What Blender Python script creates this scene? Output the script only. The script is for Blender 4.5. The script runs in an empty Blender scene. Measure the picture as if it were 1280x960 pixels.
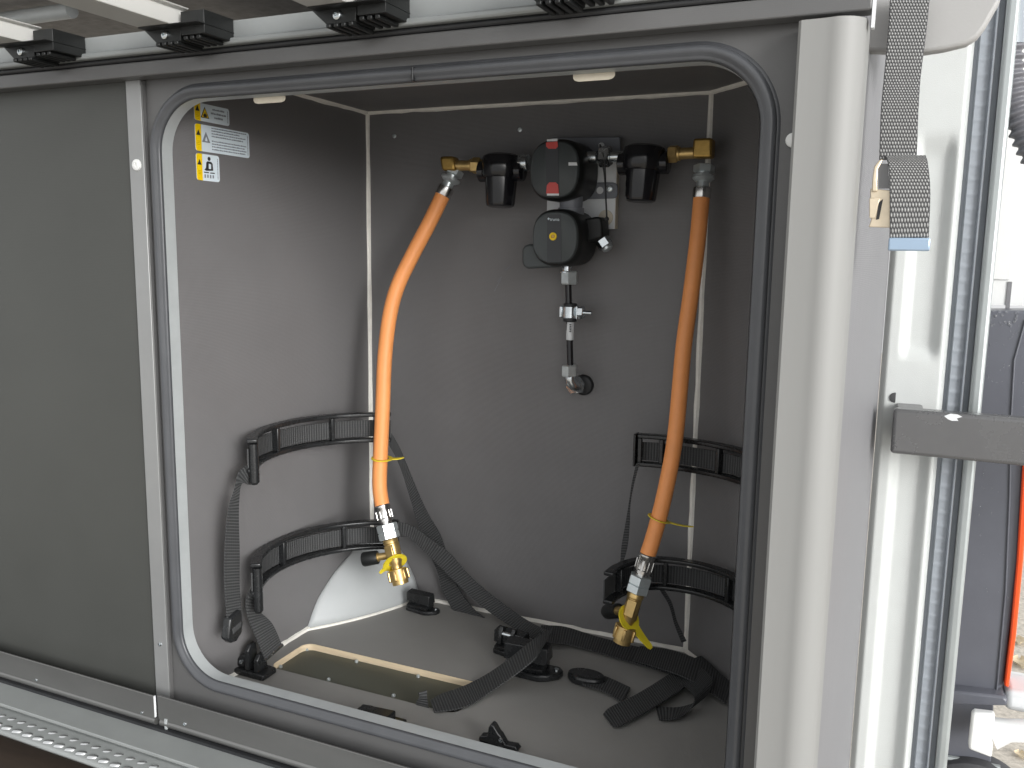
import bpy, bmesh, math, random
from mathutils import Vector, Matrix
from math import sin, cos, pi, radians
random.seed(7)
S = bpy.context.scene
COL = S.collection

# ------------------------------------------------------------------ camera
RM = Matrix(((0.9131468, 0.40738803, 0.01406826), (0.07383798, -0.13136692, -0.98858014), (-0.40088761, 0.90375756, -0.15003799)))
CAM = Vector((0.72240908, -1.10087714, 0.52430724))
FPX = 1090.0
cd = bpy.data.cameras.new('camera')
cam = bpy.data.objects.new('camera', cd)
COL.objects.link(cam)
r0, r1, r2 = RM[0], RM[1], RM[2]
cam.matrix_world = Matrix(((r0[0], -r1[0], -r2[0], CAM.x), (r0[1], -r1[1], -r2[1], CAM.y), (r0[2], -r1[2], -r2[2], CAM.z), (0, 0, 0, 1)))
cd.sensor_width = 36.0
cd.lens = FPX / 1280 * 36.0
cd.clip_start = 0.01
cd.clip_end = 200
S.camera = cam

# ------------------------------------------------------------------ daylight: bright overcast, from behind and right of the viewer
SUN_FROM = Vector((0.85, -0.60, 0.24)).normalized()
W = bpy.data.worlds.new('World')
S.world = W
W.use_nodes = True
nt = W.node_tree
bg = nt.nodes['Background']
sky = nt.nodes.new('ShaderNodeTexSky')
sky.sky_type = 'NISHITA'
sky.sun_disc = False
sky.sun_elevation = math.asin(SUN_FROM.z)
sky.sun_rotation = math.atan2(SUN_FROM.x, SUN_FROM.y)
sky.air_density = 1.0
sky.dust_density = 4.0
hs = nt.nodes.new('ShaderNodeHueSaturation')
hs.inputs['Saturation'].default_value = 0.08
nt.links.new(sky.outputs[0], hs.inputs['Color'])
# closed overcast: an even cloud layer over most of the clear-sky gradient
cl_ = nt.nodes.new('ShaderNodeMix'); cl_.data_type = 'RGBA'
cl_.inputs['Factor'].default_value = 0.48
cl_.inputs['B'].default_value = (6.0, 6.05, 6.1, 1)
nt.links.new(hs.outputs[0], cl_.inputs['A'])
nt.links.new(cl_.outputs['Result'], bg.inputs['Color'])
bg.inputs['Strength'].default_value = 0.15
sd = bpy.data.lights.new('sun', 'SUN')
sd.energy = 1.1
sd.angle = radians(24)
sd.color = (1.0, 0.995, 0.985)
sun = bpy.data.objects.new('sun', sd)
COL.objects.link(sun)
sun.rotation_euler = SUN_FROM.to_track_quat('Z', 'Y').to_euler()
S.view_settings.view_transform = 'Standard'
S.view_settings.look = 'None'
S.view_settings.exposure = 0.84
S.view_settings.gamma = 1.0
S.view_settings.use_curve_mapping = False

# ------------------------------------------------------------------ helpers
def ray(px, py):
    d = RM.transposed() @ Vector((px - 640, py - 480, FPX))
    return d.normalized()

def at(px, py, x=None, y=None, z=None):
    d = ray(px, py)
    for k, v in enumerate((x, y, z)):
        if v is not None:
            return CAM + d * ((v - CAM[k]) / d[k])

def V(*a):
    return Vector(a)

class MB:
    def __init__(s):
        s.v = []; s.f = []; s.uv = {}
    def add(s, verts, faces):
        o = len(s.v)
        s.v += [Vector(p) for p in verts]
        s.f += [tuple(i + o for i in f) for f in faces]
        return o
    def box(s, a, b):
        x0, y0, z0 = a; x1, y1, z1 = b
        s.add([(x0, y0, z0), (x1, y0, z0), (x1, y1, z0), (x0, y1, z0), (x0, y0, z1), (x1, y0, z1), (x1, y1, z1), (x0, y1, z1)],
              [(0, 3, 2, 1), (4, 5, 6, 7), (0, 1, 5, 4), (1, 2, 6, 5), (2, 3, 7, 6), (3, 0, 4, 7)])
        return s
    def obox(s, c, ax, ay, az):
        """box with centre c and half-axis vectors"""
        c = Vector(c)
        p = []
        for k in (-1, 1):
            for (i, j) in ((-1, -1), (1, -1), (1, 1), (-1, 1)):
                p.append(c + ax * i + ay * j + az * k)
        s.add(p, [(0, 3, 2, 1), (4, 5, 6, 7), (0, 1, 5, 4), (1, 2, 6, 5), (2, 3, 7, 6), (3, 0, 4, 7)])
        return s
    def prism(s, poly, fn, h0, h1):
        """poly: 2-D points, fn(u, v, h) -> xyz"""
        n = len(poly)
        o = s.add([fn(u, v, h0) for u, v in poly] + [fn(u, v, h1) for u, v in poly], [])
        s.f.append(tuple(o + i for i in range(n))[::-1])
        s.f.append(tuple(o + n + i for i in range(n)))
        for i in range(n):
            j = (i + 1) % n
            s.f.append((o + i, o + j, o + n + j, o + n + i))
        return s
    def tube(s, pts, r, seg=12, cap=True, squash=None):
        pts = [Vector(p) for p in pts]
        n = len(pts)
        rr = r if isinstance(r, (list, tuple)) else [r] * n
        t0 = (pts[1] - pts[0]).normalized()
        up = V(0, 0, 1) if abs(t0.z) < 0.9 else V(0, 1, 0)
        nx = t0.cross(up).normalized()
        o = len(s.v)
        for i in range(n):
            t = (pts[min(i + 1, n - 1)] - pts[max(i - 1, 0)]).normalized()
            nx = (nx - t * nx.dot(t)).normalized()
            ny = t.cross(nx)
            for k in range(seg):
                a = 2 * pi * k / seg
                s.v.append(pts[i] + (nx * cos(a) + ny * sin(a)) * rr[i])
        for i in range(n - 1):
            for k in range(seg):
                k2 = (k + 1) % seg
                s.f.append((o + i * seg + k, o + i * seg + k2, o + (i + 1) * seg + k2, o + (i + 1) * seg + k))
        if cap:
            s.f.append(tuple(o + k for k in range(seg))[::-1])
            s.f.append(tuple(o + (n - 1) * seg + k for k in range(seg)))
        return s
    def lathe(s, p0, axis, prof, seg=24, phase=0.0, cap=True):
        p0 = Vector(p0); t = Vector(axis).normalized()
        up = V(0, 0, 1) if abs(t.z) < 0.9 else V(0, 1, 0)
        nx = t.cross(up).normalized(); ny = t.cross(nx)
        o = len(s.v); n = len(prof)
        for d, r in prof:
            for k in range(seg):
                a = 2 * pi * k / seg + phase
                s.v.append(p0 + t * d + (nx * cos(a) + ny * sin(a)) * r)
        for i in range(n - 1):
            for k in range(seg):
                k2 = (k + 1) % seg
                s.f.append((o + i * seg + k, o + i * seg + k2, o + (i + 1) * seg + k2, o + (i + 1) * seg + k))
        if cap:
            s.f.append(tuple(o + k for k in range(seg))[::-1])
            s.f.append(tuple(o + (n - 1) * seg + k for k in range(seg)))
        return s
    def ribbon(s, A, B, th=0.0014, sub=6):
        """webbing between two edge curves, with uv (u metres along, v 0..1 across)"""
        A = spline(A, sub); B = spline(B, sub)
        n = len(A)
        C = [(a + b) / 2 for a, b in zip(A, B)]
        u = [0.0]
        for i in range(1, n):
            u.append(u[-1] + (C[i] - C[i - 1]).length)
        o = len(s.v)
        for i in range(n):
            t = (C[min(i + 1, n - 1)] - C[max(i - 1, 0)]).normalized()
            w = (B[i] - A[i])
            nn = t.cross(w.normalized()).normalized() * th * 0.5
            s.v += [A[i] + nn, B[i] + nn, B[i] - nn, A[i] - nn]
            for k, vv in enumerate((0, 1, 1, 0)):
                s.uv[o + i * 4 + k] = (u[i], vv)
        for i in range(n - 1):
            for k in range(4):
                k2 = (k + 1) % 4
                s.f.append((o + i * 4 + k, o + i * 4 + k2, o + (i + 1) * 4 + k2, o + (i + 1) * 4 + k))
        s.f.append((o + 3, o + 2, o + 1, o)); e = o + (n - 1) * 4
        s.f.append((e, e + 1, e + 2, e + 3))
        return s
    def grid(s, fn, nu, nv):
        o = len(s.v)
        for j in range(nv + 1):
            for i in range(nu + 1):
                s.v.append(Vector(fn(i / nu, j / nv)))
                s.uv[o + j * (nu + 1) + i] = (i / nu, j / nv)
        for j in range(nv):
            for i in range(nu):
                a = o + j * (nu + 1) + i
                s.f.append((a, a + 1, a + nu + 2, a + nu + 1))
        return s

def spline(P, sub=6):
    P = [Vector(p) for p in P]
    if len(P) < 3:
        return [P[0].lerp(P[-1], k / sub) for k in range(sub + 1)]
    out = []
    for i in range(len(P) - 1):
        p0 = P[i - 1] if i else P[0] * 2 - P[1]
        p1, p2 = P[i], P[i + 1]
        p3 = P[i + 2] if i + 2 < len(P) else P[-1] * 2 - P[-2]
        for k in range(sub):
            t = k / sub
            out.append(0.5 * ((2 * p1) + (p2 - p0) * t + (2 * p0 - 5 * p1 + 4 * p2 - p3) * t * t + (3 * p1 - p0 - 3 * p2 + p3) * t ** 3))
    out.append(P[-1])
    return out

def obj(name, mb, m, parent=None, bevel=0.0, smooth=True, ang=35, seg=2):
    me = bpy.data.meshes.new(name)
    me.from_pydata([tuple(v) for v in mb.v], [], mb.f)
    if mb.uv:
        ul = me.uv_layers.new(name='UVMap')
        for lp in me.loops:
            ul.data[lp.index].uv = mb.uv.get(lp.vertex_index, (0, 0))
    bm = bmesh.new(); bm.from_mesh(me)
    bmesh.ops.recalc_face_normals(bm, faces=bm.faces)
    bm.to_mesh(me); bm.free()
    me.update()
    me.materials.append(m)
    if smooth:
        for p in me.polygons:
            p.use_smooth = True
        me.set_sharp_from_angle(angle=radians(ang))
    o = bpy.data.objects.new(name, me)
    COL.objects.link(o)
    if parent is not None:
        o.parent = parent
        base = parent
        off = Vector((0, 0, 0))
        while base is not None:
            off += base.location
            base = base.parent
        o.location = -off
    if bevel:
        b = o.modifiers.new('bevel', 'BEVEL')
        b.width = bevel; b.segments = seg; b.limit_method = 'ANGLE'; b.angle_limit = radians(40)
        b.harden_normals = False
    return o

def tag(o, label, cat=None, group=None, kind=None):
    o['label'] = label
    if cat: o['category'] = cat
    if group: o['group'] = group
    if kind: o['kind'] = kind
    return o

def thing(name, label, cat, loc, group=None):
    o = bpy.data.objects.new(name, None)
    o.location = loc
    o.empty_display_size = 0.02
    COL.objects.link(o)
    return tag(o, label, cat, group)

# ------------------------------------------------------------------ materials
def mat(name, col, rough=0.5, metal=0.0, var=0.0, vscale=20.0, bump=0.0, bscale=200.0, spec=0.5, weave=0.0, rvar=0.0, coat=0.0, stretch=None, dirt=0.0):
    m = bpy.data.materials.new(name)
    m.use_nodes = True
    t = m.node_tree; N = t.nodes; L = t.links
    p = N['Principled BSDF']
    p.inputs['Base Color'].default_value = (*col, 1)
    p.inputs['Roughness'].default_value = rough
    p.inputs['Metallic'].default_value = metal
    p.inputs['Specular IOR Level'].default_value = spec
    p.inputs['Coat Weight'].default_value = coat
    tc = N.new('ShaderNodeTexCoord')
    src = tc.outputs['Object']
    if stretch:
        mp = N.new('ShaderNodeMapping'); mp.inputs['Scale'].default_value = stretch
        L.new(src, mp.inputs['Vector']); src = mp.outputs[0]
    csock = None
    if var:
        nz = N.new('ShaderNodeTexNoise'); nz.inputs['Scale'].default_value = vscale; nz.inputs['Detail'].default_value = 6; nz.inputs['Roughness'].default_value = 0.65
        L.new(src, nz.inputs['Vector'])
        mr = N.new('ShaderNodeMapRange'); mr.inputs[1].default_value = 0.3; mr.inputs[2].default_value = 0.7
        mr.inputs[3].default_value = 1 - var; mr.inputs[4].default_value = 1 + var
        L.new(nz.outputs['Fac'], mr.inputs[0])
        mx = N.new('ShaderNodeVectorMath'); mx.operation = 'SCALE'
        mx.inputs[0].default_value = col
        L.new(mr.outputs[0], mx.inputs['Scale'])
        csock = mx.outputs[0]
        if rvar:
            r2 = N.new('ShaderNodeMapRange'); r2.inputs[1].default_value = 0.3; r2.inputs[2].default_value = 0.7
            r2.inputs[3].default_value = rough - rvar; r2.inputs[4].default_value = rough + rvar
            L.new(nz.outputs['Fac'], r2.inputs[0]); L.new(r2.outputs[0], p.inputs['Roughness'])
    if dirt:
        nd = N.new('ShaderNodeTexNoise'); nd.inputs['Scale'].default_value = 900; nd.inputs['Detail'].default_value = 2
        L.new(tc.outputs['Object'], nd.inputs['Vector'])
        rd = N.new('ShaderNodeMapRange'); rd.inputs[1].default_value = 0.71; rd.inputs[2].default_value = 0.76
        rd.inputs[3].default_value = 0; rd.inputs[4].default_value = dirt
        L.new(nd.outputs['Fac'], rd.inputs[0])
        md = N.new('ShaderNodeMix'); md.data_type = 'RGBA'
        L.new(rd.outputs[0], md.inputs['Factor'])
        if csock: L.new(csock, md.inputs['A'])
        else: md.inputs['A'].default_value = (*col, 1)
        md.inputs['B'].default_value = (0.4, 0.38, 0.35, 1)
        csock = md.outputs['Result']
    if csock:
        L.new(csock, p.inputs['Base Color'])
    hsock = None
    if bump:
        nb = N.new('ShaderNodeTexNoise'); nb.inputs['Scale'].default_value = bscale; nb.inputs['Detail'].default_value = 3
        L.new(src, nb.inputs['Vector'])
        bp = N.new('ShaderNodeBump'); bp.inputs['Strength'].default_value = bump; bp.inputs['Distance'].default_value = 0.001
        L.new(nb.outputs['Fac'], bp.inputs['Height'])
        hsock = bp.outputs[0]
    if weave:
        hs_ = None
        for d in ('X', 'Y', 'Z'):
            wv = N.new('ShaderNodeTexWave'); wv.bands_direction = d; wv.inputs['Scale'].default_value = 190; wv.inputs['Distortion'].default_value = 0.6
            wv.inputs['Detail'].default_value = 0
            L.new(tc.outputs['Object'], wv.inputs['Vector'])
            if hs_ is None: hs_ = wv.outputs['Fac']
            else:
                ad = N.new('ShaderNodeMath'); ad.operation = 'ADD'
                L.new(hs_, ad.inputs[0]); L.new(wv.outputs['Fac'], ad.inputs[1]); hs_ = ad.outputs[0]
        b2 = N.new('ShaderNodeBump'); b2.inputs['Strength'].default_value = weave; b2.inputs['Distance'].default_value = 0.0004
        L.new(hs_, b2.inputs['Height'])
        if hsock: L.new(hsock, b2.inputs['Normal'])
        hsock = b2.outputs[0]
    if hsock:
        L.new(hsock, p.inputs['Normal'])
    return m

def webbing_mat(name, col, col2, pitch, rough=0.75):
    m = bpy.data.materials.new(name); m.use_nodes = True
    t = m.node_tree; N = t.nodes; L = t.links; p = N['Principled BSDF']
    p.inputs['Roughness'].default_value = rough
    uv = N.new('ShaderNodeUVMap'); sx = N.new('ShaderNodeSeparateXYZ'); L.new(uv.outputs[0], sx.inputs[0])
    def mth(op, a, b=None):
        n = N.new('ShaderNodeMath'); n.operation = op
        for i, q in enumerate((a, b)):
            if q is None: continue
            if isinstance(q, (int, float)): n.inputs[i].default_value = q
            else: L.new(q, n.inputs[i])
        return n.outputs[0]
    row = mth('SINE', mth('MULTIPLY', sx.outputs[0], 2 * pi / pitch))
    colw = mth('SINE', mth('MULTIPLY', sx.outputs[1], 2 * pi * 7))
    h = mth('ADD', mth('MULTIPLY', row, 0.5), mth('MULTIPLY', colw, 0.06))
    mr = N.new('ShaderNodeMapRange'); mr.inputs[1].default_value = -0.5; mr.inputs[2].default_value = 0.6
    L.new(h, mr.inputs[0])
    mx = N.new('ShaderNodeMix'); mx.data_type = 'RGBA'
    mx.inputs['A'].default_value = (*col, 1); mx.inputs['B'].default_value = (*col2, 1)
    L.new(mr.outputs[0], mx.inputs['Factor']); L.new(mx.outputs['Result'], p.inputs['Base Color'])
    b = N.new('ShaderNodeBump'); b.inputs['Strength'].default_value = 0.7; b.inputs['Distance'].default_value = 0.0008
    L.new(h, b.inputs['Height']); L.new(b.outputs[0], p.inputs['Normal'])
    return m

M = {}
M['lam'] = mat('dark_laminate', (0.153, 0.150, 0.152), 0.42, var=0.05, vscale=9, weave=0.35, rvar=0.06, dirt=0.12, bump=0.05, bscale=60)
M['lamfloor'] = mat('floor_laminate', (0.265, 0.260, 0.248), 0.5, var=0.06, vscale=11, weave=0.2, rvar=0.06, dirt=0.2)
M['railalu'] = mat('rail_aluminium', (0.27, 0.285, 0.285), 0.5, metal=0.15, var=0.05, vscale=20)
M['panel'] = mat('cabinet_laminate', (0.060, 0.062, 0.058), 0.42, var=0.06, vscale=6, weave=0.08, spec=0.28, rvar=0.05, dirt=0.05)
M['frame'] = mat('frame_laminate', (0.100, 0.100, 0.100), 0.40, var=0.07, vscale=7, weave=0.06, rvar=0.05, dirt=0.06)
M['alu'] = mat('brushed_aluminium', (0.42, 0.445, 0.45), 0.5, metal=0.2, var=0.06, vscale=30, bump=0.05, bscale=120, dirt=0.2)
M['alu_dark'] = mat('dark_anodised', (0.20, 0.20, 0.195), 0.34, metal=0.7, var=0.08, vscale=18, rvar=0.06, stretch=(0.3, 1, 1))
M['strip'] = mat('grey_coated_strip', (0.27, 0.275, 0.275), 0.42, metal=0.3, var=0.05, vscale=14, dirt=0.2)
M['rubber'] = mat('seal_rubber', (0.066, 0.069, 0.075), 0.34, var=0.08, vscale=40, rvar=0.05)
M['black_rubber'] = mat('black_rubber', (0.018, 0.019, 0.021), 0.55, var=0.2, vscale=40)
M['sealant'] = mat('pale_sealant', (0.84, 0.82, 0.76), 0.5, var=0.08, vscale=60, bump=0.3, bscale=150)
M['white_abs'] = mat('white_plastic', (0.66, 0.68, 0.69), 0.38, var=0.04, vscale=15, bump=0.04)
M['white_paint'] = mat('white_paint', (0.74, 0.75, 0.74), 0.3, var=0.03, vscale=8)
M['hammer'] = mat('white_textured_trim', (0.54, 0.56, 0.55), 0.5, var=0.02, vscale=30, bump=0.35, bscale=1100)
M['post'] = mat('beige_grey_post', (0.240, 0.241, 0.234), 0.55, var=0.03, vscale=9, bump=0.05, bscale=300, stretch=(1, 1, 0.15))
M['side'] = mat('cool_grey_board', (0.185, 0.185, 0.194), 0.5, var=0.03, vscale=9, weave=0.2)
M['trim'] = mat('warm_grey_trim', (0.33, 0.327, 0.32), 0.55, var=0.03, vscale=8, bump=0.12, bscale=400)
M['slat'] = mat('white_slat', (0.50, 0.50, 0.48), 0.4, var=0.03, vscale=12)
M['black_abs'] = mat('black_plastic', (0.010, 0.011, 0.011), 0.45, var=0.15, vscale=30, bump=0.06, bscale=400, spec=0.4)
M['black_gloss'] = mat('black_gloss_plastic', (0.010, 0.010, 0.012), 0.16, var=0.2, vscale=30)
M['bracket'] = mat('black_strap_plastic', (0.015, 0.016, 0.017), 0.27, var=0.15, vscale=50, rvar=0.04, dirt=0.05)
M['knob'] = mat('charcoal_plastic', (0.052, 0.060, 0.062), 0.5, var=0.06, vscale=30, bump=0.1, bscale=500)
M['knob_dark'] = mat('charcoal_band', (0.030, 0.033, 0.037), 0.45)
M['grey_pl'] = mat('grey_plastic', (0.16, 0.17, 0.19), 0.45)
M['red'] = mat('red_plastic', (0.55, 0.06, 0.05), 0.35)
M['yellow'] = mat('yellow_plastic', (0.74, 0.60, 0.03), 0.35, var=0.08, vscale=60)
M['yellow_paint'] = mat('yellow_print', (0.85, 0.58, 0.0), 0.45)
M['orange'] = mat('orange_rubber', (0.85, 0.33, 0.105), 0.5, var=0.06, vscale=25, bump=0.08, bscale=250, dirt=0.08)
M['brass'] = mat('brass', (0.58, 0.41, 0.17), 0.36, metal=0.85, var=0.14, vscale=120, bump=0.1, bscale=300, rvar=0.08)
M['brass_dull'] = mat('dull_brass', (0.42, 0.27, 0.08), 0.38, metal=0.9, var=0.14, vscale=120)
M['steel'] = mat('zinc_steel', (0.62, 0.66, 0.68), 0.24, metal=1.0, var=0.1, vscale=120, rvar=0.07)
M['zinc'] = mat('zinc_nut', (0.62, 0.67, 0.68), 0.30, metal=0.7, var=0.08, vscale=160)
M['chrome'] = mat('crimped_ferrule', (0.60, 0.59, 0.57), 0.22, metal=1.0, var=0.12, vscale=120)
M['wood'] = mat('cut_plywood_edge', (0.68, 0.56, 0.39), 0.7, var=0.16, vscale=40, stretch=(0.3, 1, 4))
M['vent'] = mat('olive_vent_sheet', (0.085, 0.088, 0.068), 0.5, var=0.08, vscale=14, rvar=0.05)
M['beige'] = mat('beige_tab', (0.60, 0.55, 0.45), 0.5, var=0.05, vscale=60)
M['sticker'] = mat('sticker_white', (0.66, 0.74, 0.79), 0.4)
M['ink'] = mat('black_ink', (0.02, 0.02, 0.022), 0.5)
M['ink_soft'] = mat('grey_ink', (0.20, 0.22, 0.25), 0.5)
M['ink_amber'] = mat('amber_ink', (0.55, 0.33, 0.0), 0.5)
M['web'] = webbing_mat('black_webbing', (0.018, 0.019, 0.020), (0.070, 0.072, 0.073), 0.0036)
M['mattress'] = mat('mattress_fabric', (0.24, 0.23, 0.22), 0.9, var=0.2, vscale=60, bump=0.6, bscale=220)
M['wstrip'] = mat('blue_grey_rubber', (0.25, 0.275, 0.305), 0.45, var=0.06, vscale=40)
M['silver'] = mat('silver_edge', (0.38, 0.41, 0.41), 0.35, metal=0.4, var=0.05, vscale=30)
M['dark_body'] = mat('dark_grey_wet_paint', (0.105, 0.110, 0.130), 0.34, var=0.05, vscale=30)
M['lamp_red'] = mat('red_orange_lens', (0.85, 0.09, 0.02), 0.2)
M['drop'] = mat('water_drop', (0.9, 0.92, 0.95), 0.05)
dp = M['drop'].node_tree.nodes['Principled BSDF']; dp.inputs['Transmission Weight'].default_value = 0.9; dp.inputs['IOR'].default_value = 1.33
M['ground'] = mat('pale_gravel', (0.48, 0.44, 0.38), 0.9, var=0.35, vscale=60, bump=0.6, bscale=90)
M['floor_brown'] = mat('brown_floor', (0.034, 0.022, 0.014), 0.6, var=0.3, vscale=18, stretch=(0.4, 3, 3), dirt=0.1)
M['ledge'] = mat('grey_ledge', (0.30, 0.315, 0.31), 0.42, metal=0.2, var=0.06, vscale=16, rvar=0.05)
M['tread'] = mat('polished_tread_alu', (0.62, 0.63, 0.63), 0.2, metal=1.0, var=0.08, vscale=40)
M['leaf'] = mat('dry_leaf', (0.55, 0.46, 0.32), 0.8, var=0.2, vscale=60)
M['buckle'] = mat('pale_brass_buckle', (0.72, 0.62, 0.47), 0.32, metal=0.6, var=0.08, vscale=80)
M['tip'] = mat('reflected_blue_strap_tip', (0.36, 0.47, 0.60), 0.2, metal=0.6)  # bluish reflection on the metal is put into the base colour
M['bar'] = mat('grey_painted_bar', (0.15, 0.15, 0.152), 0.26, metal=0.5, var=0.06, vscale=20, rvar=0.05)
M['tyre'] = mat('tyre_rubber', (0.06, 0.06, 0.065), 0.7, var=0.2, vscale=30)

H = 0.72           # locker height
BW = 0.494         # back wall width
YF = -0.389        # front face of the door frame
YI = -0.3755       # back of the door frame
OX0, OX1, OZ0, OZ1, OR = 0.0, 0.6130, 0.0405, 0.6740, 0.052

def rrect(x0, x1, z0, z1, r, n=10):
    P = []
    for cx, cz, a0 in ((x1 - r, z1 - r, 0), (x0 + r, z1 - r, 90), (x0 + r, z0 + r, 180), (x1 - r, z0 + r, 270)):
        for k in range(n + 1):
            a = radians(a0 + 90 * k / n)
            P.append((cx + r * cos(a), cz + r * sin(a)))
    return P

def holed(outer, inner, fn, h0, h1, mb):
    """plate with a hole: two triangulated faces and the outer rim (the hole's rim is built apart)"""
    for h in (h0, h1):
        bm = bmesh.new()
        es = []
        for loop in (outer, inner):
            vs = [bm.verts.new((u, v, 0)) for u, v in loop]
            for i in range(len(vs)):
                es.append(bm.edges.new((vs[i], vs[(i + 1) % len(vs)])))
        bmesh.ops.triangle_fill(bm, use_beauty=True, edges=es)
        bm.verts.index_update()
        mb.add([fn(v.co.x, v.co.y, h) for v in bm.verts], [tuple(v.index for v in f.verts) for f in bm.faces])
        bm.free()
    n = len(outer)
    o = mb.add([fn(u, v, h0) for u, v in outer] + [fn(u, v, h1) for u, v in outer], [])
    for i in range(n):
        j = (i + 1) % n
        mb.f.append((o + i, o + j, o + n + j, o + n + i))

def loopband(loop, fn, h0, h1, mb):
    n = len(loop)
    o = mb.add([fn(u, v, h0) for u, v in loop] + [fn(u, v, h1) for u, v in loop], [])
    for i in range(n):
        j = (i + 1) % n
        mb.f.append((o + i, o + j, o + n + j, o + n + i))

XZ = lambda u, v, h: (u, h, v)      # plate standing parallel to the front
XY = lambda u, v, h: (u, v, h)      # plate lying flat

# ================================================================== THE GAS LOCKER
lk = thing('gas_locker', 'dark grey gas locker with rounded doorway and pale sealed corners', 'locker', (0.3, -0.19, 0))
T = 0.012
CX = 0.146         # how far the slanted wall runs to the right
wallpoly = [(0, 0), (BW, 0), (BW + CX, -CX), (BW + CX, YI - 0.001), (-0.0, YI - 0.001)]
obj('back_wall', MB().box((-T, 0, -T), (BW + 0.02, T, H + T)), M['lam'], lk)
obj('side_wall', MB().box((-T, YI + 0.001, -T), (0, -0.0005, H + T)), M['lam'], lk)
s2 = 0.7071 * T
mb = MB().prism([(BW + 0.0004, -0.0004), (BW + CX, -CX), (BW + CX + s2, -CX + s2), (BW + s2, s2 - 0.0004)], XY, -T, H + T)
obj('slanted_wall', mb, M['lam'], lk)
obj('right_wall', MB().box((BW + CX, YI + 0.001, -T), (BW + CX + T, -CX - 0.0005, H + T)), M['lam'], lk)
obj('ceiling_panel', MB().box((-0.03, YI + 0.001, H), (BW + CX + 0.03, 0.03, H + T)), M['lam'], lk)
vent_hole = rrect(0.024, 0.293, -0.2745, -0.197, 0.014, 6)
mb = MB()
holed([(0.0, 0.0), (BW, 0.0), (BW + CX, -CX), (BW + CX, YI), (0.0, YI)], vent_hole, XY, 0.0, -0.0088, mb)
obj('floor_panel', mb, M['lamfloor'], lk, smooth=False)
mb = MB(); loopband(vent_hole, XY, -0.0003, -0.0095, mb)
obj('cut_edge', mb, M['wood'], lk)

def wob(a, b, r, n=26, amp=0.00035):
    a = Vector(a); b = Vector(b)
    P = []; R_ = []
    for k in range(n + 1):
        P.append(a.lerp(b, k / n) + V(random.uniform(-amp, amp), random.uniform(-amp, amp), random.uniform(-amp, amp)))
        R_.append(r * random.uniform(0.86, 1.14))
    return P, R_
beads = [((0, 0, 0), (0, 0, H)), ((BW, 0, 0), (BW, 0, H)), ((0, 0, H), (BW, 0, H)), ((0, 0, H), (0, YI, H)), ((BW, 0, H), (BW + CX, -CX, H)),
         ((0.075, 0, 0), (BW, 0, 0)), ((0, -0.145, 0), (0, YI, 0)), ((BW, 0, 0), (BW + CX, -CX, 0))]
for a, b in beads:
    P, R_ = wob(a, b, 0.0042)
    obj('sealant_bead', MB().tube(P, R_, 8), M['sealant'], lk)

def screw(p, n, r, parent, m=None, h=None, name='screw'):
    h = h or r * 0.5
    mb = MB().lathe(Vector(p) - Vector(n) * 0.0005, n, [(0, r), (h * 0.7 + .0005, r * 0.92), (h + .0005, r * 0.55), (h + .0005, r * 0.34), (h * 0.55, r * 0.30)], 14)
    return obj(name, mb, m or M['steel'], parent)
for px, py in ((493, 170), (650, 162)):
    screw(at(px, py, y=0), (0, -1, 0), 0.0034, lk, M['zinc'])

for a_, b_ in (((618, 364), (626, 349)), ((622, 352), (627, 346)), ((632, 338), (640, 330))):
    qa_ = at(*a_, y=0); qb_ = at(*b_, y=0)
    obj('scratch', MB().tube([qa_, qb_], 0.0005, 6), M['grey_pl'], lk)
# door frame with rounded opening
op = rrect(OX0, OX1, OZ0, OZ1, OR, 14)
mb = MB(); holed([(-0.045, -0.02), (0.668, -0.02), (0.668, 0.712), (-0.045, 0.712)], op, XZ, YF, YI, mb)
obj('door_frame', mb, M['frame'], lk, smooth=False)
mb = MB(); loopband(rrect(OX0 + .0002, OX1 - .0002, OZ0 + .0002, OZ1 - .0002, OR, 14), XZ, YF - 0.0008, YI + 0.0005, mb)
obj('opening_trim', mb, M['alu'], lk)

# rubber seal: profile swept around the opening
prof = [(0.0006, 0.0), (0.0004, -0.0022), (0.0012, -0.0036), (0.0026, -0.0040), (0.0040, -0.0046), (0.0058, -0.0066), (0.0082, -0.0074), (0.0106, -0.0066), (0.0122, -0.0044), (0.0127, -0.0020), (0.0122, -0.0006), (0.0150, -0.0004), (0.0152, 0.0)]
NA = 16
def sealring(prof, na=NA):
    mb = MB(); rings = []
    for d, y in prof:
        rings.append([(u, YF + y, v) for u, v in rrect(OX0 - d, OX1 + d, OZ0 - d, OZ1 + d, OR + d, na)])
    n = len(rings[0]); o = mb.add([p for r in rings for p in r], [])
    for i in range(len(rings) - 1):
        for k in range(n):
            k2 = (k + 1) % n
            mb.f.append((o + i * n + k, o + i * n + k2, o + (i + 1) * n + k2, o + (i + 1) * n + k))
    return mb
seal = obj('door_seal', sealring(prof), M['rubber'], lk, ang=60)
p = at(512, 98, y=YF - 0.012)
mb = MB().obox((p.x, YF - 0.0036, OZ1 + 0.0065), V(0.0009, 0, 0), V(0, 0.0042, 0), V(0, 0, 0.0064))
obj('seal_joint', mb, M['black_rubber'], seal, bevel=0.002)
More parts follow.
